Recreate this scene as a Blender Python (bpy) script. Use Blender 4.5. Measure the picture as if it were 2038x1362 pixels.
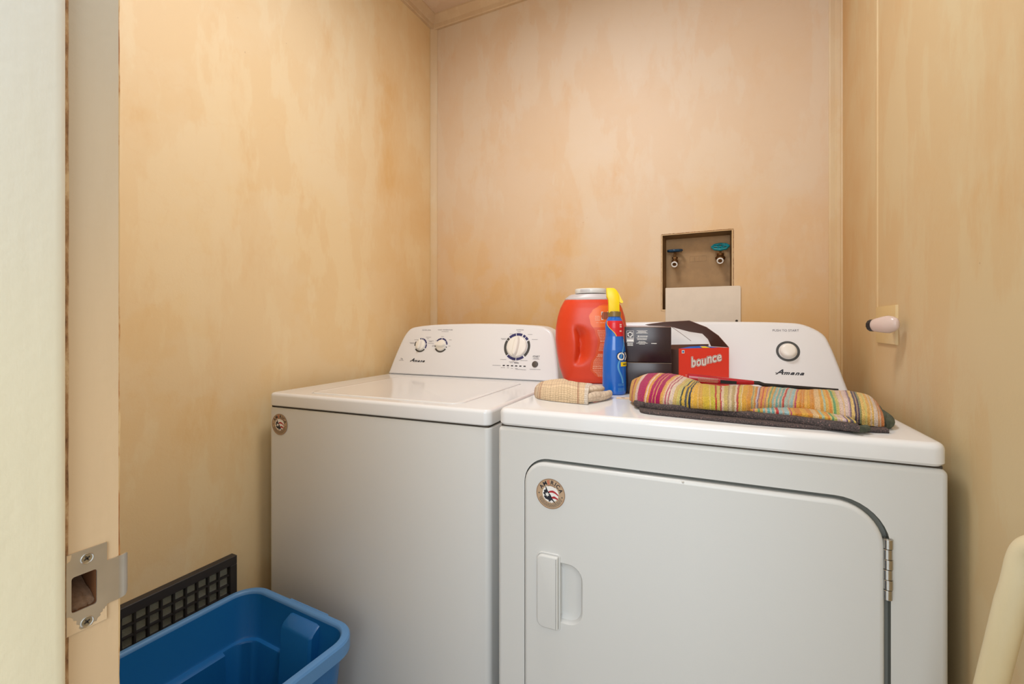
import bpy, bmesh, math, random
from mathutils import Vector, Matrix, noise
R = math.radians
random.seed(4)
scn = bpy.context.scene
for o in list(bpy.data.objects): bpy.data.objects.remove(o)
COL = scn.collection

# ------------------------------------------------------------------ camera, world, lights, exposure
cam_d = bpy.data.cameras.new('camera'); cam = bpy.data.objects.new('camera', cam_d); COL.objects.link(cam)
cam.location = (0, 0, 1.103); cam.rotation_euler = (R(90), 0, R(25.7))
cam_d.sensor_width = 36; cam_d.lens = 906 * 36 / 2038
cam_d.shift_y = -36 / 2038; cam_d.clip_start = 0.01
scn.camera = cam
w = bpy.data.worlds.new('world'); scn.world = w; w.use_nodes = True
w.node_tree.nodes['Background'].inputs[0].default_value = (0.88, 0.95, 1.0, 1)
w.node_tree.nodes['Background'].inputs[1].default_value = 0.95
scn.view_settings.view_transform = 'Standard'; scn.view_settings.look = 'None'
scn.view_settings.gamma = 1; scn.view_settings.use_curve_mapping = False
scn.view_settings.exposure = 0.35
def area(name, loc, rot, sx, sy, power, col, shape='RECTANGLE'):
    l = bpy.data.lights.new(name, 'AREA'); l.shape = shape; l.size = sx
    if shape == 'RECTANGLE': l.size_y = sy
    l.energy = power; l.color = col
    o = bpy.data.objects.new(name, l); COL.objects.link(o); o.location = loc; o.rotation_euler = rot
    return o
area('lamp_light', (-0.42, 0.78, 2.40), (0, 0, 0), 0.34, 0, 8.6, (0.96, 0.97, 1.0), 'DISK')
area('adjoining_room_light', (0.25, -1.5, 1.75), (R(84), 0, R(8)), 1.3, 1.1, 18, (0.90, 0.96, 1.0))

# ------------------------------------------------------------------ materials
def srgb(r, g, b):
    f = lambda c: ((c/255)/12.92 if c/255 <= .04045 else ((c/255+.055)/1.055)**2.4)
    return (f(r), f(g), f(b), 1)
class NT:
    def __init__(s, name):
        s.m = bpy.data.materials.new(name); s.m.use_nodes = True; s.t = s.m.node_tree; s.b = s.t.nodes['Principled BSDF']
    def n(s, typ, **k):
        nd = s.t.nodes.new(typ)
        for a, v in k.items():
            if a.startswith('i_'):
                key = a[2:]; key = int(key) if key.isdigit() else key.replace('_', ' ')
                nd.inputs[key].default_value = v
            else: setattr(nd, a, v)
        return nd
    def l(s, a, b): s.t.links.new(a, b)
    def noise(s, scale, detail=4, rough=.55, co=None, vec=None):
        nd = s.n('ShaderNodeTexNoise'); nd.inputs['Scale'].default_value = scale; nd.inputs['Detail'].default_value = detail; nd.inputs['Roughness'].default_value = rough
        if vec: s.l(vec, nd.inputs['Vector'])
        return nd.outputs[0]
    def ramp(s, fac, stops):
        r = s.n('ShaderNodeValToRGB'); e = r.color_ramp.elements
        e[0].position, e[0].color = stops[0]; e[1].position, e[1].color = stops[-1]
        for p, c in stops[1:-1]: q = e.new(p); q.color = c
        s.l(fac, r.inputs[0]); return r.outputs[0]
    def mix(s, fac, a, b, mode='MIX'):
        m = s.n('ShaderNodeMix', data_type='RGBA', blend_type=mode)
        if hasattr(fac, 'links'): s.l(fac, m.inputs[0])
        else: m.inputs[0].default_value = fac
        for v, i in ((a, 6), (b, 7)):
            if hasattr(v, 'links'): s.l(v, m.inputs[i])
            else: m.inputs[i].default_value = v
        return m.outputs[2]
    def math(s, op, a, b=0.0, clamp=False):
        m = s.n('ShaderNodeMath', operation=op, use_clamp=clamp)
        for v, i in ((a, 0), (b, 1)):
            if hasattr(v, 'links'): s.l(v, m.inputs[i])
            else: m.inputs[i].default_value = v
        return m.outputs[0]
    def mapr(s, v, a, b, c=0, d=1, smooth=True):
        m = s.n('ShaderNodeMapRange', interpolation_type='SMOOTHSTEP' if smooth else 'LINEAR')
        s.l(v, m.inputs[0])
        for i, x in zip((1, 2, 3, 4), (a, b, c, d)): m.inputs[i].default_value = x
        return m.outputs[0]
    def bump(s, h, strength=.2, dist=.002):
        b = s.n('ShaderNodeBump'); b.inputs['Strength'].default_value = strength; b.inputs['Distance'].default_value = dist
        s.l(h, b.inputs['Height']); s.l(b.outputs[0], s.b.inputs['Normal'])
def plain(name, col, rough=.5, metal=0, grain=0, gscale=200, spec=.5, coat=0, var=0.0):
    t = NT(name); t.b.inputs['Base Color'].default_value = col; t.b.inputs['Roughness'].default_value = rough
    t.b.inputs['Metallic'].default_value = metal; t.b.inputs['Specular IOR Level'].default_value = spec
    t.b.inputs['Coat Weight'].default_value = coat
    co = t.n('ShaderNodeTexCoord').outputs['Object']
    if grain: t.bump(t.noise(gscale, 3, .5, vec=co), grain, .001)
    if var:
        d = tuple(c*(1-var) for c in col[:3]) + (1,)
        t.l(t.mix(t.mapr(t.noise(gscale/12 if gscale > 60 else 12, 4, .6, vec=co), .35, .65), col, d), t.b.inputs['Base Color'])
    return t.m
def wall_mat(name, seed, top, mid, low, stain, z0, z1, side=None, sideamt=0, rough=.56):
    """old yellowed paint: cloudy mottling, smoky streaks; base colour runs warmer low down"""
    t = NT(name); co = t.n('ShaderNodeTexCoord').outputs['Object']
    sep = t.n('ShaderNodeSeparateXYZ'); t.l(co, sep.inputs[0])
    mp = t.n('ShaderNodeMapping'); t.l(co, mp.inputs[0]); mp.inputs['Location'].default_value = (seed, seed*1.7, seed*.3)
    v = mp.outputs[0]
    cloud = t.noise(2.2, 6, .62, vec=v)
    zz = t.math('ADD', sep.outputs[2], t.math('MULTIPLY', t.math('SUBTRACT', cloud, .5), .8))
    base = t.ramp(t.mapr(zz, z0, z1, smooth=False), [(0, low), (.45, mid), (1, top)])
    # brushed smoky streaks, stretched diagonally
    mp2 = t.n('ShaderNodeMapping'); t.l(v, mp2.inputs[0]); mp2.inputs['Rotation'].default_value = (R(25), R(25), 0); mp2.inputs['Scale'].default_value = (3.2, 3.2, 1.1)
    st = t.mapr(t.noise(1.5, 7, .65, vec=mp2.outputs[0]), .52, .78)
    c = t.mix(t.math('MULTIPLY', st, .55), base, stain)
    lt = t.mapr(t.noise(3.1, 5, .6, vec=mp2.outputs[0]), .55, .8)
    c = t.mix(t.math('MULTIPLY', lt, .30), c, top)
    patch = t.noise(2.6, 9, .58, vec=mp2.outputs[0])
    c = t.mix(t.mapr(patch, .46, .52, 0, .17), c, stain)
    patch2 = t.mapr(t.noise(1.9, 8, .6, vec=v), .485, .535, 0, .24)
    c = t.mix(patch2, c, top)
    if side:      # yellowing next to a corner: (axis, near, far)
        ax, a, b = side
        f = t.mapr(sep.outputs[ax], a, b)
        ff = t.math('MULTIPLY', t.math('MULTIPLY', f, t.mapr(cloud, .2, .75)), sideamt)
        c = t.mix(ff, c, stain)
    # wiped edges, hairline tide marks
    tide = t.noise(1.7, 8, .6, vec=v)
    ln = t.mapr(t.math('ABSOLUTE', t.math('SUBTRACT', tide, .52)), 0, .010, .05, 0)
    c = t.mix(ln, c, stain)
    sp = t.mapr(t.noise(60, 2, .5, vec=v), .79, .81)
    c = t.mix(t.math('MULTIPLY', sp, .35), c, srgb(150, 105, 65))
    t.l(c, t.b.inputs['Base Color']); t.b.inputs['Roughness'].default_value = rough
    h = t.math('ADD', t.math('MULTIPLY', t.noise(190, 3, .6, vec=co), .5), t.math('MULTIPLY', t.noise(22, 3, .5, vec=co), .8))
    t.bump(h, .16, .003)
    return t.m
M = {}
M['wall_left'] = wall_mat('yellowed_paint_left', 3.1, srgb(238, 222, 190), srgb(237, 213, 168), srgb(232, 208, 164), srgb(222, 172, 98), 0.3, 2.3, (1, 1.15, 1.75), .65)
M['wall_back'] = wall_mat('yellowed_paint_back', 7.3, srgb(220, 202, 182), srgb(219, 195, 165), srgb(221, 178, 116), srgb(212, 160, 98), 1.05, 2.2)
M['wall_right'] = wall_mat('yellowed_paint_right', 12.4, srgb(217, 203, 166), srgb(216, 196, 154), srgb(208, 186, 142), srgb(206, 154, 88), 0.5, 2.2, (1, .9, 1.75), .7)
M['ceiling'] = wall_mat('stained_ceiling_paint', 1.4, srgb(226, 204, 184), srgb(226, 204, 184), srgb(226, 204, 184), srgb(196, 158, 126), 2.2, 2.8)
M['trim'] = wall_mat('yellowed_trim_paint', 5.5, srgb(218, 200, 174), srgb(218, 196, 158), srgb(214, 180, 128), srgb(204, 156, 98), 1.0, 2.4)
M['crown'] = wall_mat('yellowed_crown_paint', 9.5, srgb(214, 190, 160), srgb(214, 190, 160), srgb(214, 190, 160), srgb(190, 152, 112), 1.0, 2.4)
M['white'] = plain('white_enamel', srgb(230, 231, 232), .10, grain=.03, gscale=260)
M['white_shaded'] = plain('white_enamel_shaded', srgb(213, 214, 212), .34, grain=.08, gscale=340)  # same enamel darkened, weaker light on the fronts put into the colour
M['console'] = plain('white_console_plastic', srgb(228, 228, 230), .28)
M['gap_shade'] = plain('door_gap_shade', srgb(118, 120, 114), .6)  # shadow in the door gap put into the recess colour
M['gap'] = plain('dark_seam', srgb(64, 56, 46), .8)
M['knob'] = plain('white_knob_plastic', srgb(238, 234, 226), .3)
M['ink'] = plain('dark_grey_print', srgb(66, 66, 64), .5)
M['navy'] = plain('navy_print', srgb(44, 44, 98), .5)
M['txt'] = plain('grey_print', srgb(112, 108, 116), .5)
M['black'] = plain('black_print', srgb(26, 28, 40), .45)
M['btn'] = plain('dark_button', srgb(82, 74, 68), .5)
M['chrome'] = plain('brushed_steel', srgb(190, 186, 178), .28, 1, grain=.1, gscale=150)
M['steel_dull'] = plain('worn_satin_nickel', srgb(214, 206, 194), .36, .85, grain=.12, gscale=90, var=.25)
M['brass'] = plain('tarnished_brass', srgb(112, 78, 44), .45, .8, var=.3)
M['stick_tan'] = plain('sticker_tan', srgb(186, 158, 128), .4)
M['stick_rim'] = plain('sticker_brown_rim', srgb(150, 116, 86), .4)
M['paper_white'] = plain('print_white', srgb(238, 236, 232), .5)
M['cream_print'] = plain('print_cream', srgb(250, 190, 160), .5)
M['red_print'] = plain('print_red', srgb(176, 36, 44), .5)
M['orange_print'] = plain('print_orange', srgb(206, 96, 66), .5)
M['wood_raw'] = plain('raw_splintered_wood', srgb(146, 92, 50), .8, grain=.5, gscale=120, var=.45)
M['lint'] = plain('dusty_mortise_wood', srgb(150, 118, 92), .95, grain=.9, gscale=260, var=.5)
M['jug'] = plain('orange_red_plastic', srgb(218, 62, 26), .36, grain=.04, gscale=300)
M['jug_label'] = plain('orange_label_film', srgb(236, 104, 24), .3)
M['jug_label2'] = plain('red_orange_label_film', srgb(224, 80, 26), .3)
M['lid_grey'] = plain('pale_grey_plastic', srgb(196, 188, 188), .35)
M['lid_white'] = plain('pale_lid_plastic', srgb(226, 226, 224), .3)
M['blue_b'] = plain('blue_glossy_plastic', srgb(10, 98, 196), .18, coat=.4)
M['blue_lt'] = plain('print_light_blue', srgb(86, 160, 214), .3)
M['red_b'] = plain('print_bright_red', srgb(214, 30, 44), .25)
M['yellow'] = plain('yellow_plastic', srgb(250, 216, 14), .32)
M['yellow2'] = plain('print_yellow', srgb(238, 206, 30), .4)
M['collar'] = plain('smoky_collar_plastic', srgb(128, 106, 58), .3)
M['carton_dark'] = plain('dark_plum_carton', srgb(46, 28, 34), .26, grain=.05, gscale=60, var=.15)
M['carton_dark2'] = plain('dark_plum_carton_side', srgb(58, 38, 44), .3, grain=.05, gscale=60)
M['carton_edge'] = plain('raw_carton_edge', srgb(150, 128, 112), .8)
M['carton_in'] = plain('brown_board_inside', srgb(122, 88, 76), .6, grain=.05, gscale=90)
M['carton_red'] = plain('red_carton', srgb(236, 60, 44), .42)
M['carton_redside'] = plain('red_carton_side', srgb(120, 22, 22), .4)
M['carton_blue'] = plain('carton_blue', srgb(30, 96, 190), .4)
M['lighter'] = plain('translucent_red_plastic', srgb(172, 14, 40), .25, coat=.3)
M['blk_metal'] = plain('black_metal', srgb(38, 38, 40), .35, .4)
M['blk_plastic'] = plain('black_plastic', srgb(30, 29, 30), .5, grain=.2, gscale=200)
M['frame_blk'] = plain('charcoal_frame', srgb(48, 45, 45), .5, grain=.1)
M['screen'] = plain('grey_mesh_wire', srgb(186, 190, 180), .5)
M['screen_back'] = plain('dark_cavity', srgb(34, 33, 34), .9)
M['plate_iv'] = plain('ivory_cover_plate', srgb(222, 196, 140), .35)
M['lav'] = plain('pale_lilac_plastic', srgb(216, 196, 188), .22)
M['panel_iv'] = plain('pale_cover_panel', srgb(226, 212, 194), .5, var=.05)
M['box_in'] = plain('recess_box_plastic', srgb(168, 132, 88), .6, var=.16)
M['box_side'] = plain('shaded_box_plastic', srgb(132, 100, 62), .6, var=.15)  # recess shade put into the box colours, sides darkest
M['teal'] = plain('teal_enamel', srgb(18, 128, 140), .35)
M['teal_dark'] = plain('blue_enamel', srgb(10, 58, 88), .35)
M['tote'] = plain('blue_tote_plastic', srgb(22, 104, 172), .36, grain=.12, gscale=330)
M['tote_rim_lit'] = plain('blue_tote_rim_highlight', srgb(88, 140, 194), .42, grain=.12, gscale=330)  # paler tote blue, rim highlight put into the colour
M['tube'] = None
M['floor'] = plain('beige_vinyl_floor', srgb(150, 130, 104), .45, var=.2, gscale=80)
M['door_stop'] = None; M['jamb'] = None
def jamb_mat(name, top, low, zt, zl, crack=None):
    t = NT(name); co = t.n('ShaderNodeTexCoord').outputs['Object']
    sep = t.n('ShaderNodeSeparateXYZ'); t.l(co, sep.inputs[0])
    mp = t.n('ShaderNodeMapping'); t.l(co, mp.inputs[0]); mp.inputs['Scale'].default_value = (1, 1, .12)
    nz = t.noise(60, 5, .6, vec=mp.outputs[0])
    zz = t.math('ADD', sep.outputs[2], t.math('MULTIPLY', t.math('SUBTRACT', t.noise(4, 4, .5, vec=co), .5), .25))
    c = t.mix(t.mapr(zz, zl, zt), low, top)
    c = t.mix(t.mapr(nz, .3, .75, 0, .16), c, tuple(x*.8 for x in low[:3])+(1,))
    t.l(c, t.b.inputs['Base Color']); t.b.inputs['Roughness'].default_value = .45
    t.bump(t.math('ADD', nz, t.noise(130, 3, .5, vec=co)), .22, .0012)
    return t.m
M['jamb'] = jamb_mat('aged_jamb_paint', srgb(190, 182, 166), srgb(218, 190, 152), 1.5, 1.0)
M['door_stop'] = jamb_mat('cream_stop_lit_paint', srgb(216, 218, 216), srgb(234, 226, 196), 1.6, .9)  # bluish light from outside painted into the upper part
M['tube'] = jamb_mat('cream_tube_paint', srgb(228, 214, 176), srgb(222, 204, 160), .9, .6)
def crack_mat():
    t = NT('brown_crack'); co = t.n('ShaderNodeTexCoord').outputs['Object']
    mp = t.n('ShaderNodeMapping'); t.l(co, mp.inputs[0]); mp.inputs['Scale'].default_value = (1, 1, .5)
    n = t.noise(50, 6, .7, vec=mp.outputs[0])
    t.l(t.ramp(n, [(.38, srgb(206, 178, 136)), (.50, srgb(166, 128, 86)), (.64, srgb(104, 68, 40))]), t.b.inputs['Base Color'])
    t.b.inputs['Roughness'].default_value = .9; t.bump(n, .6, .002); return t.m
M['crack'] = crack_mat()
def flake_mat():
    t = NT('flaking_edge_paint'); co = t.n('ShaderNodeTexCoord').outputs['Object']
    mp = t.n('ShaderNodeMapping'); t.l(co, mp.inputs[0]); mp.inputs['Scale'].default_value = (1, 1, .25)
    n = t.noise(34, 6, .7, vec=mp.outputs[0])
    t.l(t.ramp(n, [(.50, srgb(226, 196, 146)), (.56, srgb(196, 140, 84)), (.66, srgb(140, 84, 44))]), t.b.inputs['Base Color'])
    t.b.inputs['Roughness'].default_value = .7; return t.m
M['flake'] = flake_mat()
def vcol_mat(name, rough=.95, bumpscale=620, strength=1.0, dist=.0030):
    t = NT(name); a = t.n('ShaderNodeVertexColor'); a.layer_name = 'Col'
    co = t.n('ShaderNodeTexCoord').outputs['Object']
    n = t.noise(bumpscale, 2, .6, vec=co)
    dark = t.mix(1.0, a.outputs[0], (.72, .70, .68, 1), 'MULTIPLY')
    t.l(t.mix(t.mapr(n, .38, .6), dark, a.outputs[0]), t.b.inputs['Base Color'])
    t.b.inputs['Roughness'].default_value = rough; t.b.inputs['Specular IOR Level'].default_value = .1
    t.b.inputs['Sheen Weight'].default_value = .25
    t.bump(n, strength, dist); return t.m
M['terry'] = vcol_mat('striped_terry_cloth')
M['weave'] = vcol_mat('checked_dish_cloth', bumpscale=700, strength=.6)
t_ = NT('dark_hem_weave'); co_ = t_.n('ShaderNodeTexCoord').outputs['Object']; n_ = t_.noise(520, 3, .6, vec=co_)
t_.l(t_.ramp(n_, [(.35, srgb(58, 50, 50)), (.60, srgb(88, 78, 76)), (.74, srgb(176, 126, 120))]), t_.b.inputs['Base Color'])
t_.b.inputs['Roughness'].default_value = .95; t_.bump(n_, .7, .0012); M['hem'] = t_.m
M['hem_green'] = plain('dark_green_terry', srgb(92, 100, 84), .95, grain=1, gscale=600, var=.5)
M['lamp'] = NT('lit_lamp_glass').m
_b = M['lamp'].node_tree.nodes['Principled BSDF']; _b.inputs['Emission Color'].default_value = (1, .93, .84, 1); _b.inputs['Emission Strength'].default_value = 3

# ------------------------------------------------------------------ helpers
def empty(name, loc=(0, 0, 0), rz=0, label=None, cat=None, group=None, kind=None):
    o = bpy.data.objects.new(name, None); COL.objects.link(o); o.location = loc; o.rotation_euler = (0, 0, R(rz)); o.empty_display_size = .05
    tag(o, label, cat, group, kind); return o
def tag(o, label=None, cat=None, group=None, kind=None):
    if label: o['label'] = label
    if cat: o['category'] = cat
    if group: o['group'] = group
    if kind: o['kind'] = kind
    return o
def chain(p):
    m = Matrix.Identity(4)
    while p is not None:
        m = Matrix.Translation(p.location) @ p.rotation_euler.to_matrix().to_4x4() @ m; p = p.parent
    return m
def obj(name, vf, mat, parent=None, world=False, smooth=True, ang=38, loc=None):
    vs, fs = vf
    me = bpy.data.meshes.new(name)
    if world and parent is not None:
        inv = chain(parent).inverted(); vs = [inv @ Vector(v) for v in vs]
    me.from_pydata([tuple(v) for v in vs], [], fs); me.update()
    bm = bmesh.new(); bm.from_mesh(me); bmesh.ops.recalc_face_normals(bm, faces=bm.faces); bm.to_mesh(me); bm.free()
    if isinstance(mat, (list, tuple)):
        for m in mat: me.materials.append(m)
    else: me.materials.append(mat)
    if smooth:
        for p in me.polygons: p.use_smooth = True
        me.set_sharp_from_angle(angle=R(ang))
    o = bpy.data.objects.new(name, me); COL.objects.link(o)
    if parent is not None: o.parent = parent
    if loc: o.location = loc
    return o
def join(*vfs):
    V, Fc = [], []
    for vs, fs in vfs:
        k = len(V); V += [Vector(v) for v in vs]; Fc += [tuple(i+k for i in f) for f in fs]
    return V, Fc
def xf(vf, m):
    return [m @ Vector(v) for v in vf[0]], vf[1]
def bm_vf(bm):
    bm.verts.ensure_lookup_table(); bm.verts.index_update()
    r = ([v.co.copy() for v in bm.verts], [tuple(v.index for v in f.verts) for f in bm.faces]); bm.free(); return r
def box(x0, x1, y0, y1, z0, z1, r=0, seg=2):
    bm = bmesh.new(); bmesh.ops.create_cube(bm, size=1)
    for v in bm.verts: v.co = Vector(((x0+x1)/2+v.co.x*(x1-x0), (y0+y1)/2+v.co.y*(y1-y0), (z0+z1)/2+v.co.z*(z1-z0)))
    if r: bmesh.ops.bevel(bm, geom=list(bm.edges), offset=r, segments=seg, profile=.5, affect='EDGES', clamp_overlap=True)
    return bm_vf(bm)
def rrect(a0, a1, b0, b1, rad, n=6):
    """ccw rounded rectangle; rad = (bl, br, tr, tl)"""
    if not isinstance(rad, (tuple, list)): rad = (rad,)*4
    out = []
    for (cx, cy, r, s) in ((a0+rad[0], b0+rad[0], rad[0], 180), (a1-rad[1], b0+rad[1], rad[1], 270), (a1-rad[2], b1-rad[2], rad[2], 0), (a0+rad[3], b1-rad[3], rad[3], 90)):
        for i in range(n+1):
            a = R(s+90*i/n); out.append((cx+r*math.cos(a), cy+r*math.sin(a)))
    return out
def loft(loops, cap0=True, cap1=True, closed=True):
    n = len(loops[0]); V = [Vector(p) for l in loops for p in l]; Fc = []
    for i in range(len(loops)-1):
        for j in range(n if closed else n-1):
            k = (j+1) % n; Fc.append((i*n+j, i*n+k, (i+1)*n+k, (i+1)*n+j))
    if cap0: Fc.append(tuple(range(n))[::-1])
    if cap1: Fc.append(tuple((len(loops)-1)*n+j for j in range(n)))
    return V, Fc
def inset2(pts, d):
    n = len(pts); out = []
    for i in range(n):
        a, b, c = Vector(pts[i-1]), Vector(pts[i]), Vector(pts[(i+1) % n])
        e1 = (b-a); e2 = (c-b)
        if e1.length < 1e-9: e1 = e2
        if e2.length < 1e-9: e2 = e1
        nn = (Vector((-e1.y, e1.x)).normalized()+Vector((-e2.y, e2.x)).normalized())
        nn.normalize(); out.append(tuple(b+nn*d))
    return out
def plate_loops(outline, f, depth, r, seg=4, back=True):
    """outline 2D ccw -> rounded-edge slab. f(a,b,d)->3D ; d=0 front, d=depth back"""
    loops = []
    for i in range(seg+1):
        a = R(90*i/seg); loops.append([f(p[0], p[1], r*(1-math.sin(a))) for p in inset2(outline, r*(1-math.cos(a)))][:]) if False else None
    loops = []
    for i in range(seg+1):
        a = R(90*i/seg); ins = r*(1-math.sin(a)); dd = r*(1-math.cos(a))
        loops.append([f(p[0], p[1], dd) for p in inset2(outline, ins)])
    loops.append([f(p[0], p[1], depth) for p in outline])
    return loops
def tube(path, rad, n=14, cap=True, squash=1.0):
    P = [Vector(p) for p in path]; loops = []; up = None
    for i, p in enumerate(P):
        t = (P[min(i+1, len(P)-1)]-P[max(i-1, 0)]).normalized()
        if up is None: up = t.orthogonal().normalized()
        up = (up - t*up.dot(t)).normalized(); s = t.cross(up)
        r = rad(i/(len(P)-1)) if callable(rad) else rad
        loops.append([p+up*(r*math.cos(2*math.pi*k/n))+s*(r*squash*math.sin(2*math.pi*k/n)) for k in range(n)])
    return loft(loops, cap, cap)
def lathe(prof, n=40, cap=True):
    return loft([[(r*math.cos(2*math.pi*k/n), r*math.sin(2*math.pi*k/n), z) for k in range(n)] for r, z in prof], cap, cap)
def frame_m(o, ex, ey, ez):
    m = Matrix.Identity(4)
    for i, v in enumerate((ex, ey, ez)):
        v = Vector(v).normalized()
        for j in range(3): m[j][i] = v[j]
    for j in range(3): m[j][3] = o[j]
    return m
def arc(r0, r1, a0, a1, n=None):
    n = n or max(2, int(abs(a1-a0)/6)); V = []; Fc = []
    for i in range(n+1):
        a = R(a0+(a1-a0)*i/n); V += [(r0*math.cos(a), r0*math.sin(a), 0), (r1*math.cos(a), r1*math.sin(a), 0)]
    for i in range(n): Fc.append((2*i, 2*i+1, 2*i+3, 2*i+2))
    return V, Fc
def disc(r, n=40, sx=1): return [(r*sx*math.cos(2*math.pi*k/n), r*math.sin(2*math.pi*k/n), 0) for k in range(n)], [tuple(range(n))]
def rect(x0, x1, y0, y1): return [(x0, y0, 0), (x1, y0, 0), (x1, y1, 0), (x0, y1, 0)], [(0, 1, 2, 3)]
def text(s, width=None, height=None, off=0.0, shear=0.0, cx=0, cy=0, spacing=1.0):
    """flat lettering centred on cx, cy, scaled to width (and height of a capital)"""
    c = bpy.data.curves.new('t', 'FONT'); c.body = s; c.size = 1; c.offset = off; c.shear = shear; c.space_character = spacing; c.resolution_u = 3
    o = bpy.data.objects.new('t', c); COL.objects.link(o); bpy.context.view_layer.update()
    me = bpy.data.meshes.new_from_object(o.evaluated_get(bpy.context.evaluated_depsgraph_get()))
    V = [v.co.copy() for v in me.vertices]; Fc = [tuple(p.vertices) for p in me.polygons]
    bpy.data.objects.remove(o); bpy.data.curves.remove(c); bpy.data.meshes.remove(me)
    if not V: return V, Fc
    x0 = min(v.x for v in V); x1 = max(v.x for v in V); y0 = min(v.y for v in V); y1 = max(v.y for v in V)
    sx = width/(x1-x0) if width else height/(y1-y0); sy = height/(y1-y0) if height else sx
    return [Vector((cx+(v.x-(x0+x1)/2)*sx, cy+(v.y-(y0+y1)/2)*sy, 0)) for v in V], Fc
def fill_hole(outer, inner, f):
    """face between two 2D outlines (list of inner outlines)"""
    bm = bmesh.new(); E = []
    for lp in [outer]+inner:
        vs = [bm.verts.new((p[0], p[1], 0)) for p in lp]
        for i in range(len(vs)): E.append(bm.edges.new((vs[i], vs[(i+1) % len(vs)])))
    bmesh.ops.triangle_fill(bm, use_beauty=True, use_dissolve=False, edges=E)
    V, Fc = bm_vf(bm)
    return [Vector(f(v.x, v.y)) for v in V], Fc
def struct(name, vf, mat, **k):
    o = obj(name, vf, mat, **k); o['kind'] = 'structure'; return o
def smoothstep(a, b, x):
    t = max(0, min(1, (x-a)/(b-a))); return t*t*(3-2*t)

# ------------------------------------------------------------------ room shell
XL, XR, YB, YF0, YF1, ZC = -1.25, .315, 1.75, .10, .2185, 2.515
BX0, BX1, BZ0, BZ1 = -.2302, .0062, 1.150, 1.4322          # valve box opening
struct('floor', box(XL-.1, XR+.1, -.2, YB+.1, -.05, 0), M['floor'], smooth=False)
struct('ceiling', box(XL-.1, XR+.1, YF0, YB+.1, ZC, ZC+.05), M['ceiling'], smooth=False)
struct('wall_left', box(XL-.08, XL, YF0, YB+.08, 0, ZC), M['wall_left'], smooth=False)
struct('wall_right', box(XR, XR+.08, YF0, YB+.08, 0, ZC), M['wall_right'], smooth=False)
outer = [(XL, 0), (XR, 0), (XR, ZC), (XL, ZC)]
hole = [(BX0, BZ0), (BX1, BZ0), (BX1+.0, BZ1-.001), (BX0, BZ1)]
front = fill_hole(outer, [hole], lambda a, b: (a, YB, b)); back = fill_hole(outer, [hole], lambda a, b: (a, YB+.09, b))
side = loft([[(p[0], YB, p[1]) for p in hole], [(p[0], YB+.09, p[1]) for p in hole]], False, False)
struct('wall_back', join(front, back, side), M['wall_back'], smooth=False)
struct('wall_front', join(box(XL, -.537, YF0, YF1, 0, ZC), box(.279, XR, YF0, YF1, 0, ZC), box(-.537, .279, YF0, YF1, 2.05, ZC)), M['wall_left'], smooth=False)
# crown along left and back walls
cp = [(0, -.052), (.011, -.052), (.013, -.047), (.013, -.030), (.017, -.026), (.038, -.006), (.038, 0), (0, 0)]
struct('trim_1', loft([[(XL+a, YF1, ZC+b) for a, b in cp], [(XL+a, YB-a, ZC+b) for a, b in cp]]), M['crown'], ang=20)
struct('trim_2', loft([[(XL+a, YB-a, ZC+b) for a, b in cp], [(XR-a, YB-a, ZC+b) for a, b in cp]]), M['crown'], ang=20)
struct('trim_3', loft([[(XR-a, YF1, ZC+b) for a, b in cp], [(XR-a, YB-a, ZC+b) for a, b in cp]]), M['crown'], ang=20)
# corner battens
def batten(name, pts, mat, z0=0):
    struct(name, loft([[(x, y, z0) for x, y in pts], [(x, y, ZC-.05) for x, y in pts]]), mat, ang=25)
batten('trim_4', [(XL, YB), (XL, YB-.024), (XL+.003, YB-.025), (XL+.006, YB-.020), (XL+.016, YB-.010), (XL+.023, YB-.005), (XL+.025, YB-.002), (XL+.025, YB)], M['trim'])
batten('trim_5', [(XR, YB), (XR-.034, YB), (XR-.034, YB-.004), (XR-.030, YB-.006), (XR-.018, YB-.006), (XR-.014, YB-.010), (XR-.006, YB-.011), (XR-.004, YB-.016), (XR, YB-.017)], M['trim'])
batten('trim_6', [(XR, 1.352), (XR-.0022, 1.353), (XR-.0030, 1.359), (XR-.0022, 1.365), (XR, 1.366)], M['wall_right'], 1.13)
# flush ceiling lamp that lights the closet
L = empty('ceiling_lamp', (-.42, .78, ZC), 0, 'round frosted glass flush ceiling lamp above the washing machine', 'lamp')
obj('lamp_base', lathe([(.0, 0), (.15, 0), (.15, -.02), (.145, -.022), (0, -.022)], 40, False), M['knob'], L)
obj('lamp_shade', lathe([(.142, -.022), (.14, -.045), (.12, -.07), (.08, -.088), (.03, -.096), (0.001, -.097)], 40, False), M['lamp'], L)

# ------------------------------------------------------------------ door frame (left jamb, stop, strike plate)
D1 = empty('door_1', (-.5, .2, 0), 0, kind='structure')
mh = rrect(.1830, .2012, .8588, .8902, .002, 3)
jo = [(.095, 0), (.2170, 0), (.2170, 2.05), (.095, 2.05)]
jf = fill_hole(jo, [mh], lambda a, b: (-.5, a, b))
obj('jamb', join(jf, loft([[(-.5, a, b) for a, b in jo], [(-.5365, a, b) for a, b in jo]], False, False)), M['jamb'], D1, world=True, smooth=False)
obj('jamb', box(.26, .279, .095, .2185, 0, 2.05), M['jamb'], D1, world=True, smooth=False)
obj('head_jamb', box(-.5, .26, .095, .2185, 2.031, 2.05), M['jamb'], D1, world=True, smooth=False)
edge = []
N = 150
for i in range(N+1):
    z = 2.03*i/N; a = .0006*noise.noise(Vector((0, 3.3, z*28)))+.0004*noise.noise(Vector((0, 9.3, z*80)))
    edge.append([(-.5002, .2160+a*.6, z), (-.5002-.0006, .2183+a, z), (-.5030, .2192+a, z), (-.512, .2192, z), (-.512, .2155, z)])
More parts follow.
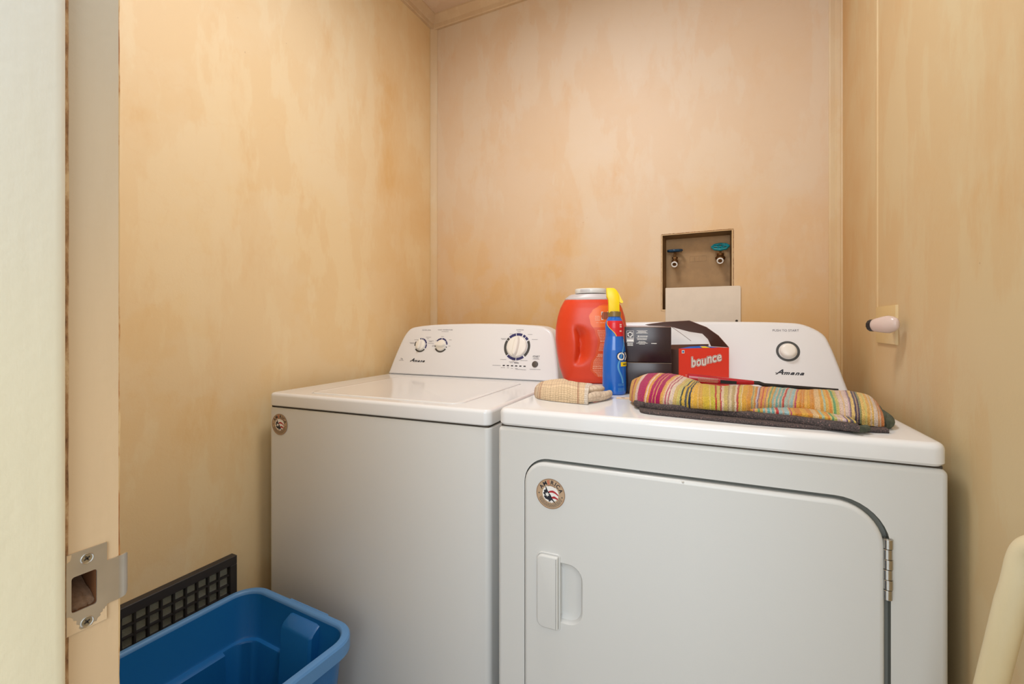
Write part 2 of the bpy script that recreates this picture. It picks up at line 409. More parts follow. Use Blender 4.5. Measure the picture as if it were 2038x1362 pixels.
obj('jamb_edge', loft(edge), M['flake'], D1, world=True)
obj('door_stop', loft([[(-.5, .1787+.0004, z), (-.4935, .1780, z), (-.4905, .1762, z), (-.4892, .1738, z), (-.4888, .170, z), (-.4888, .105, z), (-.5, .105, z)] for z in (0, 2.03)]), M['door_stop'], D1, world=True, ang=50)
crk = []
for i in range(N+1):
    z = 2.03*i/N; a = .0007*noise.noise(Vector((5, 1.3, z*30)))
    crk.append([(-.5, .1780, z), (-.4983, .1788, z), (-.4990, .1812+a, z), (-.4999, .1825+a, z)])
obj('cracked_caulk', loft(crk, False, False, closed=False), M['crack'], D1, world=True)
# T strike plate: local a = Y, b = Z on the plane X=-.5
sp_out = [(.1805, .8415), (.2080, .8415), (.2080, .8548), (.2165, .8548), (.2165, .8930), (.2080, .8930), (.2080, .9095), (.1805, .9095)]
sp_hole = rrect(.1838, .2008, .8595, .8895, .002, 3)
Fp = fill_hole(sp_out, [sp_hole], lambda a, b: (-.4985, a, b))
walls = loft([[(-.4985, p[0], p[1]) for p in sp_out], [(-.5, p[0], p[1]) for p in sp_out]], False, False)
hw = loft([[(-.4985, p[0], p[1]) for p in sp_hole], [(-.4998, p[0], p[1]) for p in sp_hole]], False, False)
tongue = []
for a, x in ((.2165, -.4985), (.2195, -.4988), (.2225, -.5003), (.2250, -.5034), (.2268, -.5065)):
    c = .0000 if a < .224 else (.003 if a > .2255 else .0012)
    tongue.append([(x, a, .8548+c), (x, a, .8930-c), (x-.0014, a-.0004, .8930-c), (x-.0014, a-.0004, .8548+c)])
SP = obj('strike_plate', join(Fp, walls, hw, loft(tongue)), M['steel_dull'], D1, world=True, ang=50); SP['label'] = 'worn satin nickel strike plate with two screws'
patch = [(.1807, .8417), (.2078, .8417), (.2077, .8536), (.2066, .8530), (.2060, .8515), (.2050, .8522), (.2048, .8500), (.2030, .8495), (.2034, .8476), (.2012, .8462), (.2004, .8440), (.1985, .8447), (.1975, .8428), (.1950, .8432), (.1935, .8424), (.1900, .8428), (.1885, .8450), (.1893, .8470), (.1868, .8490), (.1872, .8520), (.1850, .8530), (.1846, .8552), (.1825, .8575), (.1807, .8580)]
def flat_yz(pts, x): return [(x, a, b) for a, b in pts], [tuple(range(len(pts)))]
obj('paint_smear', flat_yz(patch, -.49835), M['jamb'], SP, world=True, smooth=False)
obj('paint_smear', flat_yz([(.1807, .9030), (.1830, .9045), (.1838, .9092), (.1807, .9093)], -.49835), M['jamb'], SP, world=True, smooth=False)
for z in (.9016, .8472):
    yc = .1940
    s = obj('screw', xf(lathe([(.0046, -.0002), (.0046, .0004), (.0042, .0007), (.0036, .0003), (.0001, .0001)], 24, False), frame_m((-.4984, yc, z), (0, 1, 0), (0, 0, 1), (1, 0, 0))), M['chrome'], SP, world=True, ang=20)
    crossm = join(rect(-.0022, .0022, -.0005, .0005), rect(-.0005, .0005, -.0022, .0022))
    obj('screw_slot', xf(crossm, frame_m((-.49775, yc, z), (0, math.cos(.5), math.sin(.5)), (0, -math.sin(.5), math.cos(.5)), (1, 0, 0))), M['gap'], SP, world=True, smooth=False)
# mortise behind the plate: real pocket shown as recessed box in front of jamb core
pocket = loft([[(-.5, p[0], p[1]) for p in mh], [(-.532, p[0]+.0006, p[1]) for p in mh]], False, True)
V = []; Fq = []
for i in range(17):
    for k in range(25):
        a = .1832+.0178*i/16; b = .8590+.0310*k/24
        d_ = .0300-.0270*smoothstep(.881, .860, b)+.0016*noise.noise(Vector((a*420, b*420, 2)))+.0012*noise.noise(Vector((a*1100, b*1100, 5)))
        V.append((-.5-d_, a, b))
for i in range(16):
    for k in range(24): Fq.append((i*25+k, (i+1)*25+k, (i+1)*25+k+1, i*25+k+1))
obj('mortise_lint', (V, Fq), M['lint'], SP, world=True, ang=80)
obj('mortise', pocket, M['wood_raw'], SP, world=True)

# ------------------------------------------------------------------ sticker
def sticker(parent, cx, cz, y, r):
    f = lambda vf, off: xf(vf, frame_m((cx, y-off, cz), (1, 0, 0), (0, 0, 1), (0, -1, 0)))
    S = obj('sticker', f(join(disc(r, 48)), .0006), M['stick_tan'], parent, smooth=False)
    obj('sticker_rim', f(arc(r*.955, r*1.0, 0, 360, 48), .0009), M['stick_rim'], S, smooth=False)
    obj('white_field', f(disc(r*.56, 36), .0009), M['paper_white'], S, smooth=False)
    # letters on an arc
    lt = []; red = []
    gl = [text(ch, height=r*.27, off=.022) for ch in 'AMERICA']
    ws = [max(v.x for v in g[0])-min(v.x for v in g[0]) for g in gl]; gap = r*.075
    tot = sum(ws)+gap*6; run = -tot/2
    for ch, g, wd in zip('AMERICA', gl, ws):
        a = 84-math.degrees((run+wd/2)/(r*.76)); run += wd+gap
        m = Matrix.Rotation(R(a-90), 4, 'Z') @ Matrix.Translation((0, r*.76, 0))
        (red if ch == 'E' else lt).append(xf(g, m))
    obj('lettering', f(join(*lt), .0011), M['black'], S, smooth=False)
    obj('red_letter', f(join(*red), .0011), M['orange_print'], S, smooth=False)
    dots = [xf(disc(r*.045, 10), Matrix.Translation((sx*r*.80, -.02*r-.12*r*(sx > 0), 0))) for sx in (-1, 1)]
    lines = []
    for k in range(3):
        rr = r*(.66+.085*k); a = 198+3*k
        while a < 342-3*k:
            d = random.uniform(3, 8); lines.append(arc(rr, rr+r*.035, a, a+d, 2)); a += d+random.uniform(1.5, 2.6)
    obj('small_print', f(join(*dots, *lines), .0011), M['ink'], S, smooth=False)['kind'] = 'stuff'
    # red stripes, blue mass, white stars
    def blade(y0, y1, x0, x1, sag):
        V = []; Fc = []
        for i in range(9):
            t = i/8; x = x0+(x1-x0)*t; c = -sag*(2*t-.8)**2
            V += [(x, y0+c, 0), (x, y1+c*1.0-(y1-y0)*.35*abs(2*t-1), 0)]
        for i in range(8): Fc.append((2*i, 2*i+2, 2*i+3, 2*i+1))
        return V, Fc
    st = join(xf(blade(.10, .25, -.2, .55, .14), Matrix.Scale(r, 4)), xf(blade(-.28, -.12, .05, .50, .05), Matrix.Scale(r, 4)))
    obj('red_stripes', f(st, .0011), M['red_print'], S, smooth=False)
    obj('curved_line', f(xf(arc(r*.54, r*.60, 55, 112, 10), Matrix.Translation((0, -.02*r, 0))), .0012), M['stick_rim'], S, smooth=False)
    bl = [(-.36, .46), (-.30, .44), (-.18, .18), (0, -.05), (.18, -.36), (.34, -.52), (.26, -.54), (.10, -.40), (.0, -.50), (-.12, -.52), (-.12, -.42), (-.34, -.36), (-.46, -.22), (-.40, -.12), (-.52, .0), (-.44, .08), (-.46, .20), (-.32, .26)]
    obj('blue_map', f(([(a*r, b*r, 0) for a, b in bl], [tuple(range(len(bl)))]), .0012), M['black'], S, smooth=False)
    def star(x, y, s): 
        V = [(x+s*(1 if i % 2 == 0 else .45)*math.cos(R(90+30*i)), y+s*(1 if i % 2 == 0 else .45)*math.sin(R(90+30*i)), 0) for i in range(12)]
        return V, [tuple(range(12))]
    obj('star', f(join(xf(star(-.22, -.06, .17), Matrix.Scale(r, 4)), xf(star(.07, -.50, .12), Matrix.Scale(r, 4))), .0014), M['paper_white'], S, smooth=False)

# ------------------------------------------------------------------ washer
WM = empty('washing_machine', (-1.192, .872, 0), 3.0, 'white top loading washing machine with two small dials and one large dial, left appliance', 'washing machine')
def cabinet_vf(w_, d_, z0, z1, r=.012, er=.004):
    out = rrect(0, w_, 0, d_, r, 5); loops = [[(a, b, z0) for a, b in out]]
    loops.append([(a, b, z1-er) for a, b in out])
    for i in range(1, 5):
        t = R(90*i/4); loops.append([(a, b, z1-er+er*math.sin(t)) for a, b in inset2(out, er*(1-math.cos(t)))])
    return loft(loops)
obj('cabinet', cabinet_vf(.700, .66, .012, .8655, .014, .003), M['white_shaded'], WM)
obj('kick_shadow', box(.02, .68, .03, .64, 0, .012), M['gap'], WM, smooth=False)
obj('seam', box(.006, .694, .006, .655, .865, .8702), M['gap'], WM, smooth=False)
# top deck with opening for the lid
out = rrect(0, .700, -.002, .66, .018, 6); er = .009
lidr = rrect(.105, .602, .034, .470, .035, 6)
loops = [[(a, b, .8702) for a, b in inset2(out, .003)], [(a, b, .873) for a, b in out], [(a, b, .907-er) for a, b in out]]
for i in range(1, 6):
    t = R(90*i/5); loops.append([(a, b, .907-er+er*math.sin(t)) for a, b in inset2(out, er*(1-math.cos(t)))])
shell = loft(loops, True, False)
cap = fill_hole(inset2(out, er), [lidr], lambda a, b: (a, b, .907))
inn = loft([[(a, b, .907) for a, b in lidr], [(a, b, .9055) for a, b in inset2(lidr, .0016)], [(a, b, .902) for a, b in inset2(lidr, .002)]], False, True)
TP = obj('top_deck', join(shell, cap, inn), M['white'], WM, ang=30)
ol = inset2(lidr, .0035)
lidv = [[(a, b, .9025) for a, b in ol], [(a, b, .9065) for a, b in ol], [(a, b, .9083) for a, b in inset2(ol, .001)], [(a, b, .9090) for a, b in inset2(ol, .003)], [(a, b, .9090) for a, b in inset2(ol, .012)], [(a, b, .9078) for a, b in inset2(ol, .020)]]
obj('lid', loft(lidv), M['white'], WM, ang=30)
# consoles
def console(parent, outline, y0, z0, sl, yback, name='console'):
    f = lambda a, b, d: (a, min(y0+sl*(b-z0)+d, yback), b)
    o2 = outline[::-1]   # make ccw (a right, b up)
    area2 = sum(o2[i-1][0]*o2[i][1]-o2[i][0]*o2[i-1][1] for i in range(len(o2)))
    if area2 < 0: o2 = o2[::-1]
    r = .009; loops = []
    for i in range(6):
        t = R(90*i/5); loops.append([f(p[0], p[1], r*(1-math.cos(t))) for p in inset2(o2, r*(1-math.sin(t)))])
    loops.append([(p[0], yback, p[1]) for p in o2])
    return obj(name, loft(loops), M['console'], parent, ang=50)
def dens(pts, n=4):     # catmull-rom resampling of an open polyline
    P = [pts[0]]+list(pts)+[pts[-1]]; out = []
    for i in range(1, len(P)-2):
        for k in range(n):
            t = k/n; a, b, c, d = (Vector(P[i+j]) for j in (-1, 0, 1, 2))
            out.append(tuple(.5*((2*b)+(c-a)*t+(2*a-5*b+4*c-d)*t*t+(3*b-3*c+d-a)*t**3)))
    out.append(tuple(pts[-1])); return out
wl = [(.0008, .9075), (.0166, .9703), (.0353, 1.0307), (.0509, 1.0651), (.0697, 1.0843), (.0999, 1.092), (.1784, 1.0996), (.3054, 1.1034), (.395, 1.104)]
wr = [(.5035, 1.1015), (.605, 1.096), (.639, 1.0875), (.659, 1.073), (.671, 1.046), (.682, 1.000), (.692, .950), (.699, .9075)]
WC = console(WM, dens(wl+wr), .533, .907, .30, .66)
def lean_frame(y0, z0, sl, x, z, off):
    nrm = Vector((0, -1, sl)).normalized(); p = Vector((x, y0+sl*(z-z0), z))+nrm*off
    return frame_m(p, (1, 0, 0), (0, sl, 1), nrm)
wf = lambda x, z, off=.0006: lean_frame(.533, .907, .30, x, z, off)
def bars(x0, x1, z, h=.0014):   # tiny illegible word as small dashes
    out = []; x = x0
    while x < x1:
        d = random.uniform(.0010, .0022); out.append(rect(x, min(x+d, x1), z-h/2, z+h/2)); x += d+.0006
    return join(*out)
def on(mf, items): return join(*[xf(v, m) for v, m in items])
# dial rings
navy, grey, letters, words, blk = [], [], [], [], []
def ring(cx, cz, ro, ri, segs):
    for a0, a1, c in segs: (navy if c == 'n' else grey).append(xf(arc(ri, ro, a0, a1), wf(cx, cz)))
ring(.1312, 1.0205, .0285, .0228, [(92, 104, 'n'), (72, 84, 'n'), (14, 68, 'n'), (-28, 8, 'n'), (-38, -142, 'g'), (150, 188, 'g')])
ring(.2230, 1.0215, .0285, .0228, [(92, 142, 'n'), (42, 86, 'n'), (6, 38, 'n'), (-32, -148, 'g'), (-12, -20, 'g'), (184, 194, 'g')])
ring(.5362, 1.0220, .0500, .0408, [(70, 98, 'n'), (101, 134, 'n'), (52, 64, 'n'), (34, 49, 'n'), (-46, 28, 'g'), (138, 150, 'g'), (152, 222, 'g'), (-90, -134, 'n'), (-52, -87, 'n')])
for s, w_, x, z in [('WATER LEVEL', .040, .147, 1.0785), ('WASH TEMPERATURE', .066, .231, 1.080), ('NORMAL', .029, .5417, 1.0815)]:
    words.append(xf(text(s, width=w_, height=.0042), wf(x, z)))
blk.append(xf(text('START', width=.026, height=.0062, off=.01, shear=.15), wf(.6124, .9898)))
for x0, x1, z in [(.216, .247, 1.0735), (.532, .545, 1.0750), (.502, .516, 1.0665), (.573, .590, 1.0655), (.470, .492, 1.0500), (.474, .490, 1.0465), (.590, .612, 1.0480),
                  (.478, .501, .9760), (.555, .582, .9745), (.512, .545, .9690), (.516, .528, .9655), (.603, .622, .9845), (.600, .625, .9810), (.593, .633, .9460),
                  (.4503, .482, .9545), (.484, .500, .9475), (.507, .515, .9475), (.522, .530, .9470), (.538, .548, .9468), (.540, .566, .9435), (.566, .580, .9430),
                  (.078, .106, 1.0290), (.082, .103, 1.0255), (.098, .122, 1.0400), (.150, .172, 1.0510), (.155, .165, 1.0460), (.163, .188, 1.0370), (.168, .180, 1.0340), (.163, .190, 1.0280),
                  (.218, .230, 1.0545), (.255, .266, 1.0420), (.256, .265, 1.0190), (.184, .194, 1.0200), (.184, .192, 1.0165), (.196, .206, 1.0385), (.043, .064, .9600)]:
    letters.append(xf(bars(x0-.5*(x0+x1), .5*(x1-x0), 0), wf(.5*(x0+x1), z)))
letters.append(xf(text('he', width=.009), wf(.0545, .9665)))
for k in range(6): blk.append(xf(rect(-.0042, .0042, -.0019, .0019), wf(.4940+.0158*k, .9552)))
blk.append(xf(rect(-.009, .009, -.0010, .0010), wf(.541, .9655)))
for v in navy: obj('dial_mark', v, M['navy'], WC, smooth=False)
for v in grey: obj('dial_mark', v, M['ink'], WC, smooth=False)
for v in words: obj('lettering', v, M['txt'], WC, smooth=False)
obj('small_print', join(*letters), M['txt'], WC, smooth=False)['kind'] = 'stuff'
def script_logo(width):
    """italic brand script: big A with crossbar tail, then small letters"""
    A = text('A', width=width*.29, height=width*.215, off=.022, shear=.5, cx=-width*.330, cy=width*.01)
    its = []
    for ch, x, w_ in (('m', -.070, .225), ('a', .125, .165), ('n', .290, .165), ('a', .450, .165)):
        its.append(text(ch, width=width*w_, height=width*.108, off=.035, shear=.5, cx=width*x, cy=-width*.044))
    m = join(*its)
    bar = ([(-width*.335, -width*.018, 0), (-width*.13, -width*.018, 0), (-width*.115, width*.003, 0), (-width*.32, width*.003, 0)], [(0, 1, 2, 3)])
    tail = ([(-width*.475, -width*.040, 0), (-width*.42, -width*.040, 0), (-width*.41, -width*.022, 0), (-width*.465, -width*.018, 0)], [(0, 1, 2, 3)])
    return join(A, m, bar, tail)
blk.append(xf(script_logo(.068), wf(.1265, .9620)))
for v in blk: obj('black_print', v, M['black'], WC, smooth=False)
def knob(parent, fr, r, h, ridge_w, ridge_l, ridge_h, ang, name='knob'):
    base = lathe([(r, 0), (r*1.0, h*.35), (r*.95, h*.8), (r*.86, h), (r*.4, h*1.08), (.0001, h*1.1)], 40, False)
    loops = []
    for i in range(7):
        t = i/6; z = h*.7+(ridge_h-h*.7)*math.sin(t*math.pi/2); s = 1-.55*t**2
        pts = []
        for k in range(24):
            a = 2*math.pi*k/24; c, s_ = math.cos(a), math.sin(a)
            pts.append((ridge_w/2*s*math.copysign(abs(c)**.8, c), ridge_l/2*(1-.16*t)*math.copysign(abs(s_)**.8, s_), z))
        loops.append(pts)
    rd = xf(loft(loops, False, True), Matrix.Rotation(R(ang), 4, 'Z'))
    return obj(name, xf(join(base, rd), fr), M['knob'], parent, ang=40)
knob(WM, wf(.1305, 1.0215, 0), .0212, .006, .016, .040, .017, -4)
knob(WM, wf(.2225, 1.0215, 0), .0212, .006, .016, .042, .017, 88)
knob(WM, wf(.5362, 1.0220, 0), .0385, .009, .022, .074, .022, -6)
obj('start_button', xf(lathe([(.0112, 0), (.0112, .0018), (.0100, .0026), (.0001, .003)], 28, False), wf(.6109, .9632, 0)), M['btn'], WM)
sticker(WM, .0438, .8192, -.0002, .0298)

# ------------------------------------------------------------------ dryer
DR = empty('clothes_dryer', (-.4466, .8588, 0), 2.1, 'white front loading clothes dryer with big door and single push to start knob, right appliance', 'dryer')
DW, DD, DZ = .738, .70, .925
out = rrect(0, DW, 0, DZ-.0385, (.004, .010, .010, .010), 5)
er = .008
hole = rrect(.0612, .6685, .20, .8290, (.05, .05, .072, .052), 10)
loops = [[(a, DD, b) for a, b in out], [(a, er, b) for a, b in out]]
for i in range(1, 6):
    t = R(90*i/5); loops.append([(a, er-er*math.sin(t), b) for a, b in inset2(out, er*(1-math.cos(t)))])
sh = loft(loops, True, False)
cap = fill_hole(inset2(out, er), [hole], lambda a, b: (a, 0, b))
CB = obj('cabinet', join(sh, cap), M['white_shaded'], DR, ang=30)
obj('door_recess', loft([[(a, 0, b) for a, b in hole], [(a, .010, b) for a, b in inset2(hole, .001)], [(a, .012, b) for a, b in inset2(hole, .02)]], False, True), M['gap_shade'], DR, ang=30)
obj('seam', box(.006, DW-.006, .006, DD-.01, DZ-.039, DZ-.0350), M['gap'], DR, smooth=False)
out = rrect(0, DW, -.002, DD, .020, 6); er = .011
loops = [[(a, b, DZ-.0352) for a, b in inset2(out, .004)], [(a, b, DZ-.031) for a, b in out], [(a, b, DZ-er) for a, b in out]]
for i in range(1, 7):
    t = R(90*i/6); loops.append([(a, b, DZ-er+er*math.sin(t)) for a, b in inset2(out, er*(1-math.cos(t)))])
obj('top_panel', loft(loops), M['white'], DR, ang=30)
# door slab with handle recess (front at y=-.007)
dout = rrect(.0625, .6600, .205, .8225, (.045, .045, .066, .046), 10)
fy = -.006; r = .007
rec = rrect(.1270, .1857, .5080, .6280, (.006, .030, .030, .006), 6)
loops = []
for i in range(6):
    t = R(90*i/5); loops.append([(a, fy+r*(1-math.cos(t)), b) for a, b in inset2(dout, r*(1-math.sin(t)))])
loops.append([(a, .009, b) for a, b in dout])
cap = fill_hole(inset2(dout, r), [rec], lambda a, b: (a, fy, b))
scoop = loft([[(a, fy, b) for a, b in rec], [(a, fy+.003, b) for a, b in inset2(rec, .0025)], [(a, fy+.008, b) for a, b in inset2(rec, .005)], [(a, fy+.011, b) for a, b in inset2(rec, .011)], [(a, fy+.0115, b) for a, b in inset2(rec, .018)]], False, True)
DO = obj('door', join(loft(loops, False, True), cap, scoop), M['white_shaded'], DR, ang=30)
ho = rrect(.0925, .1372, .4945, .6400, (.014, .003, .003, .012), 5)
hl = []
for i in range(6):
    t = R(90*i/5); hl.append([(a, fy-.009+.004*(1-math.cos(t)), b) for a, b in inset2(ho, .004*(1-math.sin(t)))])
hl.append([(a, fy-.0005, b) for a, b in ho])
H = obj('handle', loft(hl), M['white_shaded'], DO, ang=40)
obj('handle_bezel', loft([[(a, fy-.0001, b) for a, b in inset2(ho, -.0035)], [(a, fy-.0018, b) for a, b in inset2(ho, -.0025)], [(a, fy-.0018, b) for a, b in inset2(ho, -.0005)], [(a, fy, b) for a, b in ho]], False, False), M['white_shaded'], DO, ang=30)
obj('latch_bump', xf(lathe([(.0020, 0), (.0016, .0006), (.0001, .0008)], 16, False), frame_m((.369, fy+.0002, .8195), (1, 0, 0), (0, 0, 1), (0, -1, 0))), M['steel_dull'], DO)
HG = obj('hinge', xf(lathe([(.0048, 0), (.0048, .094)], 16), Matrix.Translation((.6640, .0, .679))), M['chrome'], DR)
kn = []
for k in range(6):
    z0 = .6800+.0156*k
    obj('hinge_knuckle', xf(lathe([(.0060, 0), (.0064, .0005), (.0064, .0140), (.0060, .0146)], 16), Matrix.Translation((.6635+(.0008 if k % 2 else 0), -.0022, z0))), M['chrome'], HG, ang=30)
dr_ = [(.7378, .9255), (.7303, .952), (.7185, .998), (.7050, .043+1), (.6890, 1.076), (.6475, 1.1003), (.600, 1.1065), (.50, 1.109), (.3688, 1.1095)]
dl_ = [(DW-a, b) for a, b in dr_[::-1]][1:]
DC = console(DR, dens(dr_+dl_), .525, DZ, .30, DD)
df = lambda x, z, off=.0006: lean_frame(.525, DZ, .30, x, z, off)
obj('lettering', xf(text('PUSH TO START', width=.0625, height=.0062), df(.6030, 1.0850)), M['txt'], DC, smooth=False)
obj('black_lettering', xf(script_logo(.067), df(.6060, .9730)), M['black'], DC, smooth=False)
obj('knob_ring', xf(arc(.0222, .0282, 0, 360, 48), df(.6062, 1.0288)), M['ink'], DC, smooth=False)
obj('knob', xf(lathe([(.0215, 0), (.0215, .0015), (.0195, .003), (.0190, .012), (.0178, .0150), (.0140, .0168), (.007, .0175), (.0001, .0177)], 40, False), df(.6062, 1.0288, 0)), M['knob'], DR, ang=50)
sticker(DR, .1200, .7619, fy-.0002, .0302)
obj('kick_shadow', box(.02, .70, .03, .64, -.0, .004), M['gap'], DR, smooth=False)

# ------------------------------------------------------------------ laundry pod tub (orange)
JZ = .925
JG = empty('detergent_tub', (-.390, 1.371, JZ), 16, 'large orange red plastic detergent tub with grey lid, tallest container on the dryer', 'tub')
prof = [(0, .072, .048), (.004, .080, .054), (.012, .085, .058), (.045, .096, .062), (.09, .104, .065), (.13, .1085, .067), (.165, .1075, .067), (.20, .1015, .065), (.225, .094, .062), (.243, .085, .058), (.251, .080, .055)]
def jprof(z):
    for i in range(len(prof)-1):
        a, b = prof[i], prof[i+1]
        if z <= b[0]:
            t = (z-a[0])/(b[0]-a[0]); return a[1]+(b[1]-a[1])*t, a[2]+(b[2]-a[2])*t
    return prof[-1][1:]
def jsurf(th, z, off=0):
    w_, d_ = jprof(z); c, s = math.cos(th), math.sin(th); e = .72
    x = w_*math.copysign(abs(c)**e, c); y = d_*math.copysign(abs(s)**e, s)
    if s < 0:   # grip dent on the front left
        zc = (z-.114)/.062; xc = -.044+.013*(1-zc*zc)
        dx = (x-xc)
        g = math.exp(-(dx/.0075)**2) if dx < 0 else math.exp(-(dx/.019)**2)
        y += .017*g*smoothstep(1.05, .45, abs(zc))
    n = Vector((c/w_, s/d_, 0)).normalized()
    return Vector((x, y, z))+n*off
NZ = 60; NT_ = 128
obj('tub_body', loft([[jsurf(2*math.pi*k/NT_, .251*i/NZ) for k in range(NT_)] for i in range(NZ+1)]), M['jug'], JG, ang=60)
def front_pt(x, z, off):
    w_, d_ = jprof(z); u = max(-1, min(1, x/w_)); th = -math.acos(math.copysign(abs(u)**(1/.72), u))
    p = jsurf(th, z, 0); n = Vector((math.cos(th)/w_, math.sin(th)/d_, 0)).normalized(); return p+n*off
def jpatch(left, right, z0, z1, off, nz=40, nx=14):
    return loft([[front_pt(left(z)+(right(z)-left(z))*k/nx, z, off) for k in range(nx+1)] for z in [z0+(z1-z0)*i/nz for i in range(nz+1)]], False, False, closed=False)
def lab_left(z):   # wavy left edge of the label
    zz = z/.251
    pts = [(0, .062), (.04, .045), (.10, .012), (.17, -.002), (.25, .000), (.36, .014), (.5, .020), (.62, .012), (.72, -.002), (.80, -.006), (.87, .004), (.92, .022), (.95, .040)]
    for i in range(len(pts)-1):
        if zz <= pts[i+1][0]:
            a, b = pts[i], pts[i+1]; t = (zz-a[0])/(b[0]-a[0]); t = t*t*(3-2*t); return a[1]+(b[1]-a[1])*t
    return .04
def lab_right(z): return jprof(z)[0]*.97
LB = obj('label', jpatch(lab_left, lab_right, .008, .236, .0006), M['jug_label2'], JG, ang=60)
obj('label_top', jpatch(lambda z: lab_left(z)+.001, lambda z: jprof(z)[0]*.90, .168, .232, .0009, 20), M['jug_label'], LB, ang=60)
ln = []
def row(z, x0, x1, h=.0013):
    x = x0
    while x < x1:
        d = random.uniform(.002, .006); xe = min(x+d, x1)
        ln.append(([front_pt(x, z, .0012), front_pt(xe, z, .0012), front_pt(xe, z+h, .0012), front_pt(x, z+h, .0012)], [(0, 1, 2, 3)])); x = xe+.0009
z = .158
while z > .020:
    big = abs(z-.126) < .003 or abs(z-.083) < .003 or abs(z-.048) < .004
    if not (.092 < z < .098): row(z, lab_left(z)+.007, .050, .0022 if big else .0012)
    z -= .0036 if not big else .0046
for z in (.196, .192, .188, .200): row(z, .012, .026)
row(.181, .016, .022); row(.181, .026, .042)
obj('label_print', join(*ln), M['cream_print'], LB, smooth=False)['kind'] = 'stuff'
bc = [([front_pt(.030, .190, .0012), front_pt(.052, .190, .0012), front_pt(.052, .214, .0012), front_pt(.030, .214, .0012)], [(0, 1, 2, 3)])]
obj('barcode_field', join(*bc), M['paper_white'], LB, smooth=False)
bs = []; x = .0312
while x < .051:
    d = random.choice([.0005, .0008, .0013]); bs.append(([front_pt(x, .192, .0016), front_pt(x+d, .192, .0016), front_pt(x+d, .213, .0016), front_pt(x, .213, .0016)], [(0, 1, 2, 3)])); x += d+random.choice([.0006, .0009])
obj('barcode_bars', join(*bs), M['ink'], LB, smooth=False)
def sel(w_, d_, z, n=96, e=.72):
    return [(w_*math.copysign(abs(math.cos(a))**e, math.cos(a)), d_*math.copysign(abs(math.sin(a))**e, math.sin(a)), z) for a in (2*math.pi*k/n for k in range(n))]
obj('shoulder', loft([sel(.0785, .0555, .2505), sel(.0790, .056, .254), sel(.076, .054, .2575), sel(.066, .050, .2655, e=.8), sel(.060, .048, .268, e=.9)]), M['lid_grey'], JG, ang=40)
obj('lid_gap', loft([sel(.045, .045, .267, e=1), sel(.045, .045, .271, e=1)]), M['gap'], JG)
obj('lid', loft([sel(.0475, .0475, .2705, e=1), sel(.0485, .0485, .272, e=1), sel(.0485, .0485, .282, e=1), sel(.0475, .0475, .2845, e=1), sel(.045, .045, .2855, e=1)]), M['lid_white'], JG, ang=40)
rg = []
for k in range(14):
    a = R(232+k*2.6); rg.append(xf(box(-.0004, .0004, -.0008, .0008, .273, .282), Matrix.Rotation(a+math.pi/2, 4, 'Z') @ Matrix.Translation((0, -.0487, 0))))
obj('grip_ribs', join(*rg), M['lid_grey'], JG, smooth=False)

# ------------------------------------------------------------------ spray bottle
BT = empty('spray_bottle', (-.2675, 1.1555, JZ), 18, 'blue stain remover spray bottle with yellow trigger head, in front of the orange tub', 'bottle')
bp = [(0, .026, .021), (.003, .029, .024), (.010, .0300, .025), (.05, .0295, .025), (.088, .0288, .0245), (.112, .0280, .024), (.132, .0250, .0225), (.147, .0222, .021), (.158, .0222, .021), (.168, .0232, .0215), (.180, .0228, .021), (.189, .0195, .0185), (.195, .0150, .0150), (.199, .0140, .0140)]
def bprof(z):
    for i in range(len(bp)-1):
        a, b = bp[i], bp[i+1]
        if z <= b[0]:
            t = (z-a[0])/(b[0]-a[0]); t = t; return a[1]+(b[1]-a[1])*t, a[2]+(b[2]-a[2])*t
    return bp[-1][1:]
zs = sorted(set([b[0] for b in bp]+[.199*i/70 for i in range(71)]))
def bpt(th, z, off=0):
    w_, d_ = bprof(z); w_ = (w_+bprof(min(.199, z+.004))[0]+bprof(max(0, z-.004))[0])/3
    return Vector(((w_+off)*math.cos(th), (d_+off)*math.sin(th), z))
NB = 48
obj('bottle_body', loft([[bpt(2*math.pi*k/NB, z) for k in range(NB)] for z in zs]), M['blue_b'], BT, ang=60)
def bpatch(a0f, a1f, z0, z1, off, nz=30, na=14):
    return loft([[bpt(R(a0f(z)+(a1f(z)-a0f(z))*k/na), z, off) for k in range(na+1)] for z in [z0+(z1-z0)*i/nz for i in range(nz+1)]], False, False, closed=False)
lab = lambda z: 270-56+ 66*smoothstep(.186, .146, z)**1.2
obj('red_label', bpatch(lambda z: lab(z), lambda z: 352, .147, .186, .0005), M['red_b'], BT, ang=60)
obj('label_edge', bpatch(lambda z: lab(z)-4, lambda z: lab(z)+.5, .147, .186, .0007, na=2), M['yellow2'], BT, ang=60)
sw = lambda z: 306-26*math.exp(-((z-.072)/.024)**2)+22*smoothstep(.10, .14, z)
obj('pale_swirl', bpatch(sw, lambda z: sw(z)+9, .03, .140, .0005, na=3), M['blue_lt'], BT, ang=60)
def btext(vf, th0, z0, off=.0009):
    vf = (vf[0], vf[1])
    return [bpt(R(th0)+v[0]/.028, z0+v[1], off) for v in vf[0]], vf[1]
obj('logo_outline', btext(text('OXI', height=.023, off=.06), 327, .097, .0008), M['black'], BT, smooth=False)
obj('logo_letters', btext(text('OXI', height=.020, off=.02), 327, .097, .0012), M['paper_white'], BT, smooth=False)
obj('yellow_badge', btext(join(*[rect(-.014+.002*q, -.012+.002*q, -.0055, .0055) for q in range(14)]), 326, .0775, .0010), M['yellow2'], BT, smooth=False)
obj('badge_print', btext(text('MAX', width=.014, height=.004, off=.02), 326, .0775, .0014), M['black'], BT, smooth=False)
obj('small_print', join(*[btext(xf(bars(-.008, .008, 0), Matrix.Identity(4)), 300, zz) for zz in (.028, .025, .017, .014, .011)]), M['blue_lt'], BT, smooth=False)
